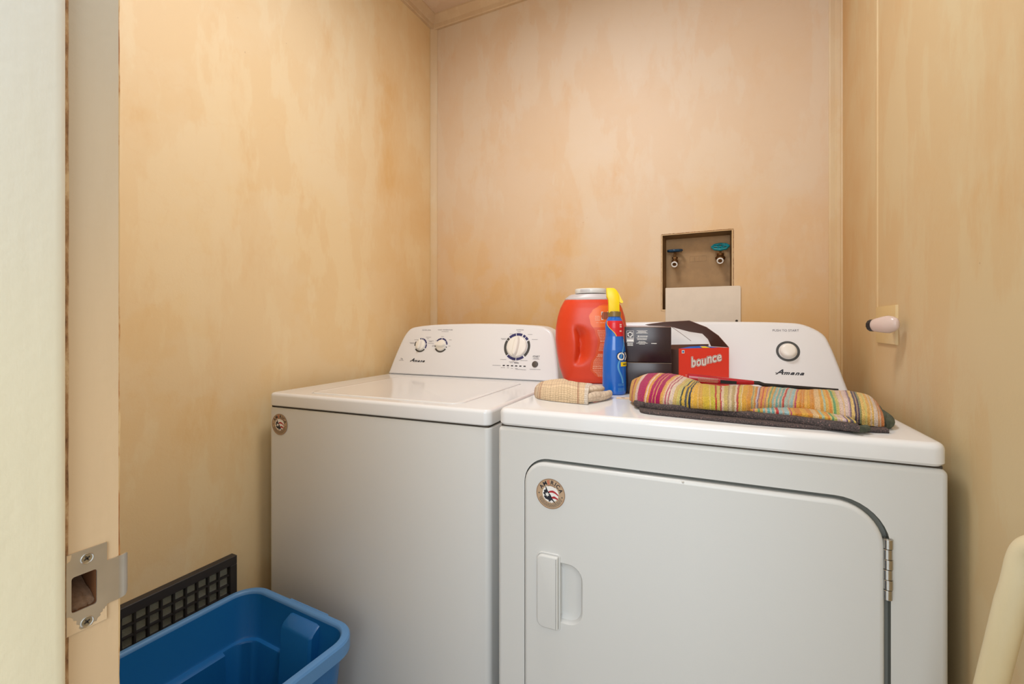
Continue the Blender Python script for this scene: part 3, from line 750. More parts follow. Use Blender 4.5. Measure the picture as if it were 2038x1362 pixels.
obj('white_print', join(*[btext(xf(bars(-.004, .003, 0, .003), Matrix.Identity(4)), 308, zz) for zz in (.176, .171, .160)]), M['paper_white'], BT, smooth=False)
obj('collar', lathe([(.0150, .196), (.0165, .197), (.0165, .208), (.0145, .210)], 32), M['collar'], BT)
for k in range(1):
    # trigger head: side profile in local x-z, extruded in y
    pf = [(-.0145, .206), (-.0150, .232), (-.0160, .240), (-.0195, .247), (-.0205, .266), (-.0195, .2690), (-.002, .2685), (.0040, .2640), (.0090, .2570), (.0110, .246), (.0120, .230), (.0120, .206)]
    hd = box(0, 1, 0, 1, 0, 1)
    bm = bmesh.new(); va = [bm.verts.new((a, -.0115, b)) for a, b in pf]; f0 = bm.faces.new(va)
    e = bmesh.ops.extrude_face_region(bm, geom=[f0]); 
    for v in [g for g in e['geom'] if isinstance(g, bmesh.types.BMVert)]: v.co.y = .0115
    bmesh.ops.bevel(bm, geom=list(bm.edges), offset=.0016, segments=2, profile=.5, affect='EDGES', clamp_overlap=True)
    obj('trigger_head', bm_vf(bm), M['yellow'], BT, ang=30)
tg = [(.0060, .262), (.0110, .2540), (.0175, .2400), (.0215, .2340), (.0195, .2305), (.0150, .2310), (.0090, .2350), (.0060, .2500)]
bm = bmesh.new(); va = [bm.verts.new((a, -.008, b)) for a, b in tg]; f0 = bm.faces.new(va); e = bmesh.ops.extrude_face_region(bm, geom=[f0])
for v in [g for g in e['geom'] if isinstance(g, bmesh.types.BMVert)]: v.co.y = .008
obj('trigger', bm_vf(bm), M['yellow'], BT, ang=30)

# ------------------------------------------------------------------ dark cartons (stack of two)
def carton(name, z0, h, label, dx=0, top_open=False, printed=False):
    C_ = empty(name, (-.2455+dx, 1.1735, z0), 11.7, label, 'box', 'dark cartons stacked on the dryer')
    obj('carton_body', box(0, .1130, 0, .060, 0, h, .0012, 2), M['carton_dark'], C_, ang=30)
    obj('edge_line', box(.0035, .1135, -.0004, .0006, h-.0012, h-.0003), M['carton_edge'], C_, smooth=False)
    obj('side_flap', box(.1130, .1136, .004, .057, .002, h-.002), M['carton_dark2'], C_, smooth=False)
    if printed:
        fr = lambda vf, x, z, off=.0006: xf(vf, frame_m((x, -off, z), (1, 0, 0), (0, 0, 1), (0, -1, 0)))
        it = []
        # recycling emblem in a frame
        for a in (90, 210, 330):
            it.append(fr(xf(arc(.0042, .0066, a-34, a+34), Matrix.Identity(4)), .0140, .0700))
            tip = Matrix.Rotation(R(a-46), 4, 'Z'); it.append(fr(xf(([(.0030, 0, 0), (.0082, 0, 0), (.0056, -.0034, 0)], [(0, 1, 2)]), tip), .0140, .0700))
        it += [fr(rect(-.0085, .0085, -.0003, .0003), .0140, .0792), fr(rect(-.0003, .0003, -.015, .015), .0055, .0645), fr(rect(-.0003, .0003, -.015, .015), .0225, .0645)]
        it += [fr(bars(-.008, .008, 0), .0140, .0610), fr(bars(-.008, .008, 0, .0010), .0140, .0588), fr(rect(-.008, .008, -.0030, .0030), .0140, .0545), fr(bars(-.007, .007, 0), .0140, .0490), fr(bars(-.007, .007, 0), .0140, .0465), fr(bars(-.007, .007, 0), .0140, .0440), fr(bars(-.007, .007, 0), .0140, .0418)]
        for wd, z in ((.013, .0795), (.009, .0775), (.011, .0755), (.014, .0735), (.013, .0612+.0), (.011, .0590), (.012, .0568), (.008, .0520), (.010, .0500), (.014, .0478), (.007, .0456)): it.append(fr(bars(-wd, wd, 0, .0011), .0430, z))
        it += [fr(rect(-.0016, .0016, -.0016, .0016), .0340, .0655), fr(bars(-.010, .010, 0, .0022), .0470, .0655), fr(bars(-.0065, .0065, 0, .0020), .0720, .0475)]
        obj('carton_print', join(*it), M['paper_white'], C_, smooth=False)['kind'] = 'stuff'
        obj('red_top_edge', box(.001, .112, .002, .014, h, h+.0006), M['carton_redside'], C_, smooth=False)
    return C_
carton('carton', JZ, .0800, 'lower plain dark plum carton of the stack of two, half hidden by the towel', dx=.0008)
carton('carton', JZ+.0812, .0895, 'upper dark plum carton with white recycling print, top of the stack of two', printed=True)

# ------------------------------------------------------------------ red dryer sheet box
RB = empty('dryer_sheet_box', (-.1200, 1.2296, JZ), 44, 'red dryer sheet box with torn open lid, right of the dark cartons', 'box')
bw, bd, bh = .1600, .075, .1153
th = .0008
obj('front_panel', box(0, bw, 0, th, 0, bh), M['carton_red'], RB, smooth=False)
obj('side_panel', box(0, th, th, bd, 0, bh-.003), M['carton_in'], RB, smooth=False)
obj('side_panel', box(bw-th, bw, th, bd, 0, bh-.001), M['carton_red'], RB, smooth=False)
obj('back_panel', box(0, bw, bd, bd+th, 0, bh+.006), M['carton_in'], RB, smooth=False)
obj('bottom_panel', box(0, bw, 0, bd, 0, th), M['carton_in'], RB, smooth=False)
obj('top_strip', ([(.004, .0006, bh), (.125, .0006, bh), (.085, .010, bh+.0055), (.040, .008, bh+.004)], [(0, 1, 2, 3)]), M['carton_blue'], RB, smooth=False)
obj('yellow_top_print', ([(.075, .0006, bh+.0004), (.100, .0006, bh+.0004), (.088, .006, bh+.0040), (.070, .006, bh+.0042)], [(0, 1, 2, 3)]), M['yellow2'], RB, smooth=False)
def ff(vf, x, z, off, rot=0): return xf(vf, frame_m((x, -off, z), (math.cos(R(rot)), 0, math.sin(R(rot))), (-math.sin(R(rot)), 0, math.cos(R(rot))), (0, -1, 0)))
def word(off, grow):
    go = .018+grow*16
    its = []; xs = [-.0335, -.0210, -.0083, .0052, .0178, .0300]; yy = [0, .0004, -.0008, .0024, .0020, .0024]
    for k, ch in enumerate('bounce'):
        hh = .0195 if ch == 'b' else .0128
        g = text(ch, width=(.0115 if ch != 'b' else .0105)+grow, height=hh+grow, off=go, shear=.14, cy=(.0035 if ch == 'b' else 0))
        its.append(xf(g, Matrix.Translation((xs[k], yy[k], 0))))
    return join(*its)
obj('logo_border', ff(xf(word(0, .0030), Matrix.Scale(1.30, 4)), .0880, .0805, .0008, 7), M['paper_white'], RB, smooth=False)
obj('logo_shadow', ff(xf(word(0, .0015), Matrix.Scale(1.30, 4)), .0880, .0805, .0012, 7), M['red_print'], RB, smooth=False)
obj('logo_letters', ff(xf(word(0, .0), Matrix.Scale(1.30, 4)), .0880, .0805, .0016, 7), M['paper_white'], RB, smooth=False)
obj('corner_badge', join(ff(rect(-.0042, .0042, -.0042, .0042), .0125, bh-.0085, .0008), ), M['paper_white'], RB, smooth=False)
obj('badge_mark', join(ff(disc(.0026, 14), .0125, bh-.0085, .0011), ), M['carton_blue'], RB, smooth=False)
obj('small_print', join(ff(bars(-.016, .016, 0, .0008), .036, .047, .0008), ff(bars(-.012, .012, 0, .0008), .032, .043, .0008)), M['paper_white'], RB, smooth=False)
# open lid band rising from the right edge and folding back over the cartons
Uo = [(-0.0048,1.3383,1.0410),(-0.0302,1.3338,1.0722),(-0.0595,1.3253,1.0949),(-0.1024,1.3269,1.1126),(-0.1706,1.3384,1.1087),(-0.2228,1.3466,1.1016)]
Lo = [(-0.0500,1.3890,1.0410),(-0.0580,1.3900,1.0606),(-0.0729,1.3890,1.0761),(-0.1074,1.3891,1.0815),(-0.1588,1.3976,1.0957),(-0.2219,1.4025,1.0985)]
def ribbon(A, B, t):
    loops = []
    for i in range(len(A)):
        a, b = Vector(A[i]), Vector(B[i]); tn = (Vector(A[min(i+1, len(A)-1)])-Vector(A[max(i-1, 0)])).normalized()
        n = tn.cross(b-a).normalized()*t; m = [a+(b-a)*k/3 for k in range(4)]
        loops.append(m+[q+n for q in m[::-1]])
    return loft(loops)
obj('open_lid', ribbon(Uo, Lo, .0009), M['carton_in'], RB, world=True, ang=25)
obj('torn_flap_edge', tube([(-.1000, 1.352, 1.0560), (-.1300, 1.345, 1.0800), (-.1560, 1.340, 1.0990)], .0006, 6), M['carton_in'], RB, world=True)

# ------------------------------------------------------------------ checked dish cloth
def smooth_list(lst, n):
    return dens([tuple(p) for p in lst], n)
CL = empty('dish_cloth', (-.35, 1.01, JZ), 0, 'small folded beige checked dish cloth in front of the orange tub', 'cloth')
Fc_ = [(-.4480, 1.0600, .9258), (-.4250, 1.0150, .9258), (-.4041, .9930, .9258), (-.3550, .9790, .9258), (-.3060, .9735, .9258), (-.2835, .9715, .9258)]
Tc_ = [(-.4600, 1.1020, .9400), (-.4380, 1.0650, .9500), (-.4174, 1.0450, .9590), (-.3700, 1.0300, .9665), (-.3211, 1.0240, .9625), (-.2930, 1.0240, .9600)]
Fd, Td = smooth_list(Fc_, 16), smooth_list(Tc_, 16)
def cloth_loops(Fd, Td, backlen, zb, bulge, wob, seed, nsec=(14, 10, 8), drop=.004):
    loops = []
    for i in range(len(Fd)):
        a, b = Vector(Fd[i]), Vector(Td[i]); s = i/(len(Fd)-1)
        h = Vector((b.x-a.x, b.y-a.y, 0)); hd = h.normalized(); H = b.z-a.z; Wd = h.length
        sec = []
        for k in range(nsec[0]):
            t = k/(nsec[0]-1)*math.pi/2
            sec.append(a+hd*(Wd*(1-math.cos(t))-bulge*math.sin(t*2))+Vector((0, 0, H*math.sin(t))))
        bl = backlen(s) if callable(backlen) else backlen
        for k in range(1, nsec[1]+1):
            t = k/nsec[1]; sec.append(b+hd*(bl*t)-Vector((0, 0, drop*t+(H-drop-zb)*smoothstep(.75, 1.0, t))))
        last = sec[-1]
        for k in range(1, nsec[2]):
            t = k/nsec[2]; q = last.lerp(a, t); q.z = a.z; sec.append(q)
        for j, q in enumerate(sec):
            w_ = wob*noise.noise(Vector((q.x*22+seed, q.y*22, q.z*30)))+wob*.35*noise.noise(Vector((q.x*70+seed, q.y*70, 3)))
            if q.z > a.z+.002: q.z += w_; q.y += w_*.6
        loops.append(sec)
    return loops
def colored(name, loops, mat, parent, colfn, world=True, closed=True, sub=0):
    vf = loft(loops, True, True, closed)
    o = obj(name, vf, mat, parent, world=world, ang=80)
    me = o.data; ca = me.color_attributes.new('Col', 'FLOAT_COLOR', 'POINT'); n = len(loops[0]); m = len(loops)
    for i in range(m):
        for j in range(n):
            ca.data[i*n+j].color = colfn(i/(m-1), j/(n-1), Vector(loops[i][j]))
    return o
def check(s, t, p):
    base = Vector(srgb(246, 220, 182)[:3])
    if s < .06: base = Vector(srgb(214, 150, 66)[:3])
    elif s > .9: base = Vector(srgb(238, 230, 218)[:3])
    v = base
    band = min(abs(s-.34), abs(s-.39), abs(s-.80))
    if band < .014: v = v.lerp(Vector(srgb(164, 96, 70)[:3]), .6)
    if abs(s-.10) < .03: v = v.lerp(Vector(srgb(200, 130, 50)[:3]), .6)
    k = int(t*70)
    if t < .34 and k % 3 == 0: v = v.lerp(Vector(srgb(140, 104, 66)[:3]), .38)
    if int(s*110) % 3 == 0: v = v.lerp(Vector(srgb(150, 110, 70)[:3]), .22)
    if .40 < t < .43: v = v.lerp(Vector(srgb(170, 120, 90)[:3]), .5)
    return (v.x, v.y, v.z, 1)
Ld = cloth_loops(smooth_list(Fc_, 40), smooth_list(Tc_, 40), .080, 0, .006, .004, 2.0, (26, 16, 6))
obj_c = colored('cloth_fold', Ld, M['weave'], CL, check)
# loose curled corner folds at the right end
def fold_roll(pts, r0, sq, seed):
    P = smooth_list(pts, 8); loops = []
    for i, p in enumerate(P):
        p = Vector(p); t = i/(len(P)-1); r = r0*(.55+.45*math.sin(math.pi*(.12+.88*t)*.95))
        nx = (Vector(P[min(i+1, len(P)-1)])-Vector(P[max(i-1, 0)])).normalized(); side = nx.cross(Vector((0, 0, 1))).normalized()
        loops.append([p+side*(r*sq*math.cos(2*math.pi*k/22))+Vector((0, 0, r*math.sin(2*math.pi*k/22))) for k in range(22)])
    return loops
def pale(s, t, p):
    v = Vector(srgb(240, 220, 196)[:3])
    if int(s*60) % 4 == 0 or int(t*22) % 5 == 0: v = v.lerp(Vector(srgb(150, 112, 80)[:3]), .3)
    return (v.x, v.y, v.z, 1)
colored('curled_fold', fold_roll([(-.2900, .9830, .9375), (-.2800, 1.0050, .9385), (-.2720, 1.0350, .9370), (-.2660, 1.0750, .9360)], .0115, .8, 1), M['weave'], CL, pale)
colored('curled_fold', fold_roll([(-.3000, 1.0100, .9520), (-.2880, 1.0300, .9525), (-.2830, 1.0600, .9500), (-.2860, 1.0900, .9470)], .0090, 1.6, 2), M['weave'], CL, pale)
colored('curled_fold', fold_roll([(-.2740, 1.0150, .9345), (-.2650, 1.0400, .9360), (-.2600, 1.0700, .9370), (-.2640, 1.1000, .9350)], .0100, .7, 3), M['weave'], CL, pale)
# scrap of paper
SC = obj('paper_scrap', xf(box(-.0180, .0180, -.011, .011, 0, .0012, .0004, 1), frame_m((-.2300, 1.0950, .9254), (math.cos(.12), math.sin(.12), 0), (-math.sin(.12), math.cos(.12), 0), (0, 0, 1))), plain('cream_paper', srgb(232, 206, 178), .7), None)
tag(SC, 'tiny cream paper scrap with a dark smudge lying beside the striped towel', 'paper')
obj('smudge', xf(disc(.0032, 12, 1.5), frame_m((-.232, 1.092, .9268), (1, .1, 0), (-.1, 1, 0), (0, 0, 1))), M['ink'], SC, smooth=False)

# ------------------------------------------------------------------ striped towel
TW = empty('striped_towel', (.03, 1.0, JZ), 0, 'folded terry towel with yellow, magenta and teal stripes on the dryer front edge', 'towel')
TF = [(-0.2048,1.0326,0.9320),(-0.1780,0.9755,0.9350),(-0.1423,0.9555,0.9370),(-0.0941,0.9541,0.9380),(-0.0475,0.9412,0.9400),(-0.0042,0.9341,0.9410),(0.0333,0.9468,0.9410),(0.0801,0.9793,0.9430),(0.1291,0.9921,0.9430),(0.1622,0.9612,0.9370),(0.1884,0.9489,0.9340),(0.2152,0.9464,0.9320),(0.2306,0.9546,0.9310)]
TT = [(-0.2123,1.1100,0.9677),(-0.1654,1.0600,0.9920),(-0.1191,1.0499,0.9929),(-0.0776,1.0453,0.9835),(-0.0516,1.0224,0.9770),(-0.0028,1.0180,0.9783),(0.0409,1.0337,0.9779),(0.0963,1.0704,0.9737),(0.1407,1.0809,0.9710),(0.1688,1.0476,0.9752),(0.1982,1.0368,0.9785),(0.2241,1.0339,0.9750),(0.2400,1.0400,0.9600)]
# stripe list: (position along the towel 0..1 seen at its front, colour)
SX = [(75, 236, 176, 70), (105, 190, 40, 70), (112, 236, 180, 76), (128, 236, 180, 76), (130, 240, 206, 190), (146, 190, 30, 96), (196, 236, 170, 90), (203, 244, 210, 196), (211, 236, 166, 80), (224, 186, 28, 96), (240, 232, 150, 110), (244, 186, 28, 96), (262, 236, 170, 110), (268, 186, 28, 96), (298, 238, 176, 92), (322, 240, 200, 190), (332, 196, 44, 100), (339, 240, 206, 190), (352, 190, 60, 100), (358, 238, 216, 202), (385, 226, 196, 120), (410, 214, 200, 110), (432, 50, 70, 62), (445, 232, 190, 60), (465, 44, 56, 72), (480, 226, 190, 70), (492, 40, 50, 70), (506, 240, 186, 66), (560, 226, 170, 60), (590, 226, 192, 62), (650, 214, 196, 62), (680, 196, 40, 52), (690, 214, 190, 90), (712, 190, 50, 70), (722, 240, 214, 190), (738, 214, 190, 110), (765, 180, 160, 120), (778, 230, 212, 180), (792, 196, 172, 120), (815, 240, 216, 190), (828, 200, 50, 56), (843, 226, 196, 80), (858, 236, 214, 150), (868, 238, 180, 62), (900, 232, 160, 56), (932, 130, 134, 100), (942, 222, 196, 120), (952, 226, 150, 60), (966, 214, 200, 210), (978, 130, 80, 120), (985, 236, 150, 70), (1002, 216, 90, 80), (1010, 238, 170, 70), (1028, 200, 120, 140), (1036, 240, 196, 110), (1052, 120, 170, 120), (1062, 224, 180, 90), (1078, 150, 200, 196), (1092, 232, 196, 160), (1102, 120, 190, 190), (1118, 226, 206, 180), (1128, 120, 180, 180), (1142, 236, 200, 170), (1150, 206, 60, 60), (1164, 170, 206, 206), (1186, 214, 190, 170), (1196, 170, 206, 210), (1224, 240, 190, 110), (1232, 206, 80, 120), (1242, 240, 184, 76), (1262, 226, 150, 60), (1300, 240, 184, 76), (1340, 228, 156, 66), (1372, 240, 204, 150), (1410, 236, 176, 76), (1432, 180, 206, 180), (1450, 240, 190, 80), (1474, 238, 160, 70), (1496, 226, 206, 130), (1508, 110, 170, 120), (1524, 214, 206, 120), (1545, 236, 210, 196), (1575, 240, 204, 150), (1586, 236, 212, 206), (1612, 224, 190, 200), (1622, 96, 76, 120), (1634, 240, 206, 130), (1656, 90, 74, 96), (1668, 160, 130, 110), (1674, 84, 66, 92), (1688, 120, 140, 90), (1700, 240, 200, 110), (1722, 226, 206, 110), (1740, 240, 186, 96), (1762, 236, 206, 176), (1774, 238, 190, 84), (1792, 242, 220, 204), (1812, 238, 176, 110), (1822, 240, 206, 180), (1832, 232, 140, 62), (1862, 232, 140, 62)]
SXc = [(a, Vector(srgb(r, g, b)[:3])) for a, r, g, b in SX]
def stripe_at(xz):
    c = SXc[0][1]
    for a, v in SXc:
        if xz >= a: c = v
        else: break
    return c
KN = [75, 140, 245, 421, 597, 773, 931, 1124, 1335, 1511, 1652, 1792, 1862]    # stripe coordinate at each station
def towel_col(s, t, p):
    q = s*(len(KN)-1); i = min(int(q), len(KN)-2); xz = KN[i]+(KN[i+1]-KN[i])*(q-i)
    xz += 5*noise.noise(Vector((p.x*9, t*6, 0)))+1.5*noise.noise(Vector((p.x*200, t*90, 1)))
    c = stripe_at(xz).lerp(Vector((.86, .56, .16)), .0)
    f1 = noise.noise(Vector((xz*.16, 7.7, 0))); f2 = noise.noise(Vector((xz*.11, 2.1, 5)))
    if f1 > .18 and xz > 300: c = c.lerp(Vector(srgb(246, 222, 176)[:3]), min(.4, f1*.7))
    if f2 > .25 and xz > 300: c = c.lerp(Vector(srgb(214, 140, 60)[:3]), min(.35, f2*.6))
    c = c*(1+.10*noise.noise(Vector((p.x*260, p.y*260, p.z*260))))
    if t < .27: c = c*.97
    return (c.x, c.y, c.z, 1)
L1 = cloth_loops(smooth_list(TF, 52), smooth_list(TT, 52), lambda s: .040+.050*smoothstep(.16, .26, s), 0, .010, .0045, 5.0, (22, 14, 6), drop=.012)
colored('top_fold', L1, M['terry'], TW, towel_col)
def slab(F_, dep, z0, z1, seed, r=.002, n=30):
    P = smooth_list(F_, n); loops = []
    for i, p in enumerate(P):
        p = Vector(p); w_ = .0010*noise.noise(Vector((p.x*45, seed, 0))); zz1 = z1(i/(len(P)-1)) if callable(z1) else z1
        zm = (z0+zz1)/2
        loops.append([Vector((p.x, p.y+r, z0)), Vector((p.x, p.y+w_, zm-(zm-z0)*.5)), Vector((p.x, p.y+w_, zm+(zm-z0)*.5)), Vector((p.x, p.y+r, zz1+w_)), Vector((p.x, p.y+.02, zz1+w_)), Vector((p.x+.002, p.y+dep, zz1-.001)), Vector((p.x, p.y+dep, z0))])
    return loops
# lower folded layers with the dark woven hem
h1 = [(-0.1720,.9700,0),(-0.1413,0.9500,0),(-0.0479,0.9480,0),(0.0367,0.9294,0),(0.1121,0.9165,0),(0.1650,0.8978,0),(0.1840,0.8915,0)]
h2 = [(-0.1700,.9560,0),(-.155,.9250,0),(-0.0894,0.9140,0),(0.0354,0.9040,0),(0.1200,0.9080,0),(0.1837,0.9180,0),(0.2311,0.9299,0)]
obj('hem', loft(slab(h2, .035, .9252, .9315, 1)), M['hem'], TW, world=True, ang=60)['label'] = 'dark brown woven hem'
obj('hem', loft(slab(h1, .030, .9300, lambda s: .9425 if s < .5 else .9425-.001*s, 2)), M['hem'], TW, world=True, ang=60)['label'] = 'dark brown woven hem'
hh = [(-.1800, 1.0100, .9345), (-.1800, .9850, .9350), (-.1720, .9700, .9360), (-.1580, .9620, .9370)]
obj('hem_fold', tube(smooth_list(hh, 6), .0075, 12), M['hem'], TW, world=True)
u1 = [(-.05, .965, 0), (.0333, .945, 0), (.10, .934, 0), (.150, .919, 0), (.1830, .9080, 0)]
def low_col(s, t, p):
    c = stripe_at(780+ s*950)*(1+.10*noise.noise(Vector((p.x*260, p.y*260, p.z*260)))); return (c.x, c.y, c.z, 1)
LL = slab(u1, .07, .9400, lambda s: .9440+.004*math.sin(s*3), 4, .003, 60)
LL2 = []
for lp in LL:      # denser section so the stripes read
    out_ = []
    for k in range(len(lp)):
        a, b = lp[k], lp[(k+1) % len(lp)]
        for q in range(3): out_.append(a.lerp(b, q/3))
    LL2.append(out_)
colored('under_fold', LL2, M['terry'], TW, low_col)
rp = [(.226, .966, .9330), (.232, .985, .9380), (.236, 1.010, .9430), (.238, 1.045, .9450), (.236, 1.080, .9420)]
obj('green_end', tube(smooth_list(rp, 6), lambda t: .0105+.002*math.sin(t*9), 16, squash=.8), M['hem_green'], TW, world=True)['label'] = 'dark green curled towel end'
obj('green_end', tube(smooth_list([(.228, .962, .9335), (.240, .978, .9345), (.2460, 1.000, .938), (.247, 1.040, .940), (.243, 1.075, .939)], 6), lambda t: .0085+.0015*math.sin(t*7), 16), M['hem_green'], TW, world=True)['label'] = 'dark green curled towel end'
obj('grey_corner', tube(smooth_list([(.176, .9030, .9330), (.190, .9080, .9330), (.199, .9180, .9330)], 5), .0060, 12), M['hem_green'], TW, world=True)

# ------------------------------------------------------------------ utility lighter
LI = empty('utility_lighter', (-.02, 1.10, .97), 0, 'red utility lighter with long black barrel lying behind the striped towel', 'lighter')
ax = [(-.0883, 1.0895, .9825), (.0438, 1.1087, .9765), (.0630, 1.1124, .9725), (.1970, 1.1269, .9670)]
A0, A1 = Vector(ax[0]), Vector(ax[1]); d = (A1-A0).normalized(); n2 = Vector((0, 0, 1)); n2 = (n2-d*n2.dot(d)).normalized(); s2 = d.cross(n2)
hl = []
for t, hu, hdn, wd in [(0, .0065, .0085, .006), (.02, .0095, .0100, .0085), (.25, .0085, .0105, .009), (.5, .0070, .0100, .009), (.7, .0060, .0075, .0085), (.85, .0052, .0062, .0075), (.98, .0046, .0050, .006), (1, .0038, .0042, .0045)]:
    p = A0.lerp(A1, t); lp = []
    for k in range(16):
        a = 2*math.pi*k/16; c, s = math.cos(a), math.sin(a); lp.append(p+s2*(wd*math.copysign(abs(c)**.6, c))+n2*((hu if s > 0 else hdn)*math.copysign(abs(s)**.6, s)))
    hl.append(lp)
HD = obj('handle', loft(hl), M['lighter'], LI, world=True, ang=40)
obj('barrel_collar', tube([A1-d*.004, A1+d*.010, Vector(ax[2])], .0042, 14), M['blk_plastic'], LI, world=True)
obj('barrel', tube([Vector(ax[2])-d*.003, ax[2], ax[3]], lambda t: .0042-.0006*t, 14), M['blk_metal'], LI, world=True)
obj('fuel_window', loft([[A0.lerp(A1, t)-s2*-.0000+n2*z_+s2*yy for t, z_ in ((.50, -.006), (.74, -.0052), (.74, .0010), (.50, .0015))] for yy in (.0093, -.0093)]), M['screen_back'], LI, world=True, smooth=False)
pr = []
for k in range(5):
    t = .16
    while t < .46:
        e_ = t+random.uniform(.008, .02); z_ = .0035-.0022*k
        pr.append(([A0.lerp(A1, t)+n2*z_+s2*-.0093, A0.lerp(A1, e_)+n2*z_+s2*-.0093, A0.lerp(A1, e_)+n2*(z_+.0009)+s2*-.0093, A0.lerp(A1, t)+n2*(z_+.0009)+s2*-.0093], [(0, 1, 2, 3)])); t = e_+.005
        q = pr[-1]; pr.append(([v-2*s2*-.0093 for v in q[0]], q[1]))
obj('handle_print', join(*pr), M['stick_tan'], LI, world=True, smooth=False)['kind'] = 'stuff'

# ------------------------------------------------------------------ valve box in the back wall, cover panel
VB = empty('valve_box', (-.112, YB, 1.29), 0, 'recessed washer valve box with two taps cut into the back wall', 'valve box')
bi = (BX0+.0028, BX1-.0040, BZ0+.006, BZ1-.0045); dpt = .058
rf = [(bi[0], bi[2]), (bi[1], bi[2]), (bi[1], bi[3]), (bi[0], bi[3])]
ins = .006
obj('box_back', [[(a, YB+dpt, b) for a, b in rf], [(0, 1, 2, 3)]], M['box_in'], VB, world=True, smooth=False)
rb_ = [(bi[0]+ins, bi[2]), (bi[1]-ins, bi[2]), (bi[1]-ins, bi[3]-ins), (bi[0]+ins, bi[3]-ins)]
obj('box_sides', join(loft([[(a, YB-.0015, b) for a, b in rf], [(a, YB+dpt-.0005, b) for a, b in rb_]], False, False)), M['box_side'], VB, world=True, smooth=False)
fl = fill_hole([(BX0-.001, BZ0), (BX1+.001, BZ0), (BX1+.001, BZ1+.001), (BX0-.001, BZ1)], [rf], lambda a, b: (a, YB-.0015, b))
obj('box_flange', fl, M['trim'], VB, world=True, smooth=False)
ragged = []
for i in range(60):
    t = i/60; w_ = .0012*random.random()+.0006
    ragged.append(box(BX0+(BX1-BX0)*t, BX0+(BX1-BX0)*(t+.018), YB-.0022, YB-.001, BZ1-.0005-(.0012), BZ1-.0012+w_))
for i in range(50):
    t = i/50; w_ = .0012*random.random()+.0004; z = BZ0+(BZ1-BZ0)*t
    ragged.append(box(BX1-.0003, BX1+w_, YB-.0022, YB-.001, z, z+.006)); ragged.append(box(BX0-.0016, BX0-.0016+w_*.7, YB-.0022, YB-.001, z, z+.006))
obj('ragged_cut_edge', join(*ragged), M['wood_raw'], VB, world=True, smooth=False)['kind'] = 'stuff'
obj('raised_mark', join(*[xf(v, frame_m((-.110, YB+dpt-.0008, 1.343), (1, 0, 0), (0, 0, 1), (0, -1, 0))) for v in (rect(-.028, .028, -.010, -.0092), rect(-.028, .028, .0092, .010), rect(-.028, -.0272, -.010, .010), rect(.0272, .028, -.010, .010), text('OATEY', width=.04, height=.008))]) if False else join(*[xf(v, frame_m((-.110, YB+dpt-.0008, 1.343), (1, 0, 0), (0, 0, 1), (0, -1, 0))) for v in (rect(-.028, .028, -.010, -.0095), rect(-.028, .028, .0095, .010), rect(-.028, -.0275, -.010, .010), rect(.0275, .028, -.010, .010), rect(-.012, -.0115, -.007, .007), rect(.004, .0045, -.007, .007))]), M['box_side'], VB, world=True, smooth=False)
def valve(x, zw, rw, tilt, wm, k_=1.0):
    y = YB+.024
    prof_ = [(.0001, 0), (.0085, 0), (.0095, .004), (.011, .006), (.0115, .012), (.009, .016), (.0075, .018), (.0080, .020), (.0080, .026), (.0055, .027), (.0035, .028), (.0032, .046), (.0045, .047), (.0045, .052), (.0001, .053)]
    prof_ = [(a*(k_ if 0 < b < .027 else 1), b) for a, b in prof_]
    z0 = zw-.049
    V_ = obj('valve', join(xf(lathe(prof_, 20, False), Matrix.Translation((x, y, z0))), tube([(x, y+.034, z0+.008), (x, y-.004, z0+.008)], .0085, 14), xf(lathe([(.0098, 0), (.0098, .006)], 6), Matrix.Translation((x, y, z0+.0195)))), M['brass'], VB, world=True, ang=35)
    obj('outlet_ring', xf(lathe([(.0075, 0), (.0105, .001), (.0115, .004), (.0100, .0065), (.0072, .006), (.0070, .002), (.0075, 0)], 24, False), frame_m((x, y-.0125*k_, z0-.001), (1, 0, 0), (0, -.45, .89), (0, -.89, -.45))), M['paper_white'], V_, world=True)
    obj('outlet', tube([(x, y-.004, z0+.006), (x, y-.0155*k_, z0-.002)], .0072, 16), M['brass'], V_, world=True)
    mt = Matrix.Translation((x, y-.002, zw)) @ Matrix.Rotation(R(tilt), 4, 'X')
    pts = []
    for k in range(41):
        a = 2*math.pi*k/40; rr = rw*(1+.045*math.cos(8*a)); pts.append((rr*math.cos(a), rr*math.sin(a), 0))
    its = [tube(pts, .0052, 10, squash=.75)]
    for a in (0, 72, 144, 216, 288): its.append(tube([(0, 0, 0), (rw*math.cos(R(a+18)), rw*math.sin(R(a+18)), 0)], .0028, 8))
    its.append(lathe([(.0001, -.003), (.0075, -.003), (.0075, .003), (.0001, .004)], 16, False))
    obj('handwheel', xf(join(*its), mt), wm, V_, world=True, ang=60)
    obj('wheel_screw', xf(lathe([(.0032, .003), (.0032, .0055), (.0001, .006)], 10, False), mt), M['chrome'], V_, world=True)
valve(-.1868, 1.3725, .0225, 6, M['teal_dark'])
valve(-.0345, 1.3760, .0255, 30, M['teal'], 1.45)
CP = empty('cover_panel', (-.093, YB-.003, 1.11), 0, 'pale rectangular cover panel against the wall below the valve box', 'panel')
po = rrect(-.2165, .0300, 1.000, 1.2345, (.002, .002, .006, .002), 3)
obj('panel', xf(loft([[(a, YB-.0052+d_, b) for a, b in inset2(po, i_)] for i_, d_ in ((.0006, 0), (0, .0006), (0, .0032))]), Matrix.Identity(4)), M['panel_iv'], CP, world=True, ang=30)
obj('screw_hole', xf(disc(.0042, 18), frame_m((.0172, YB-.0056, 1.1135), (1, 0, 0), (0, 0, 1), (0, -1, 0))), M['gap'], CP, world=True, smooth=False)

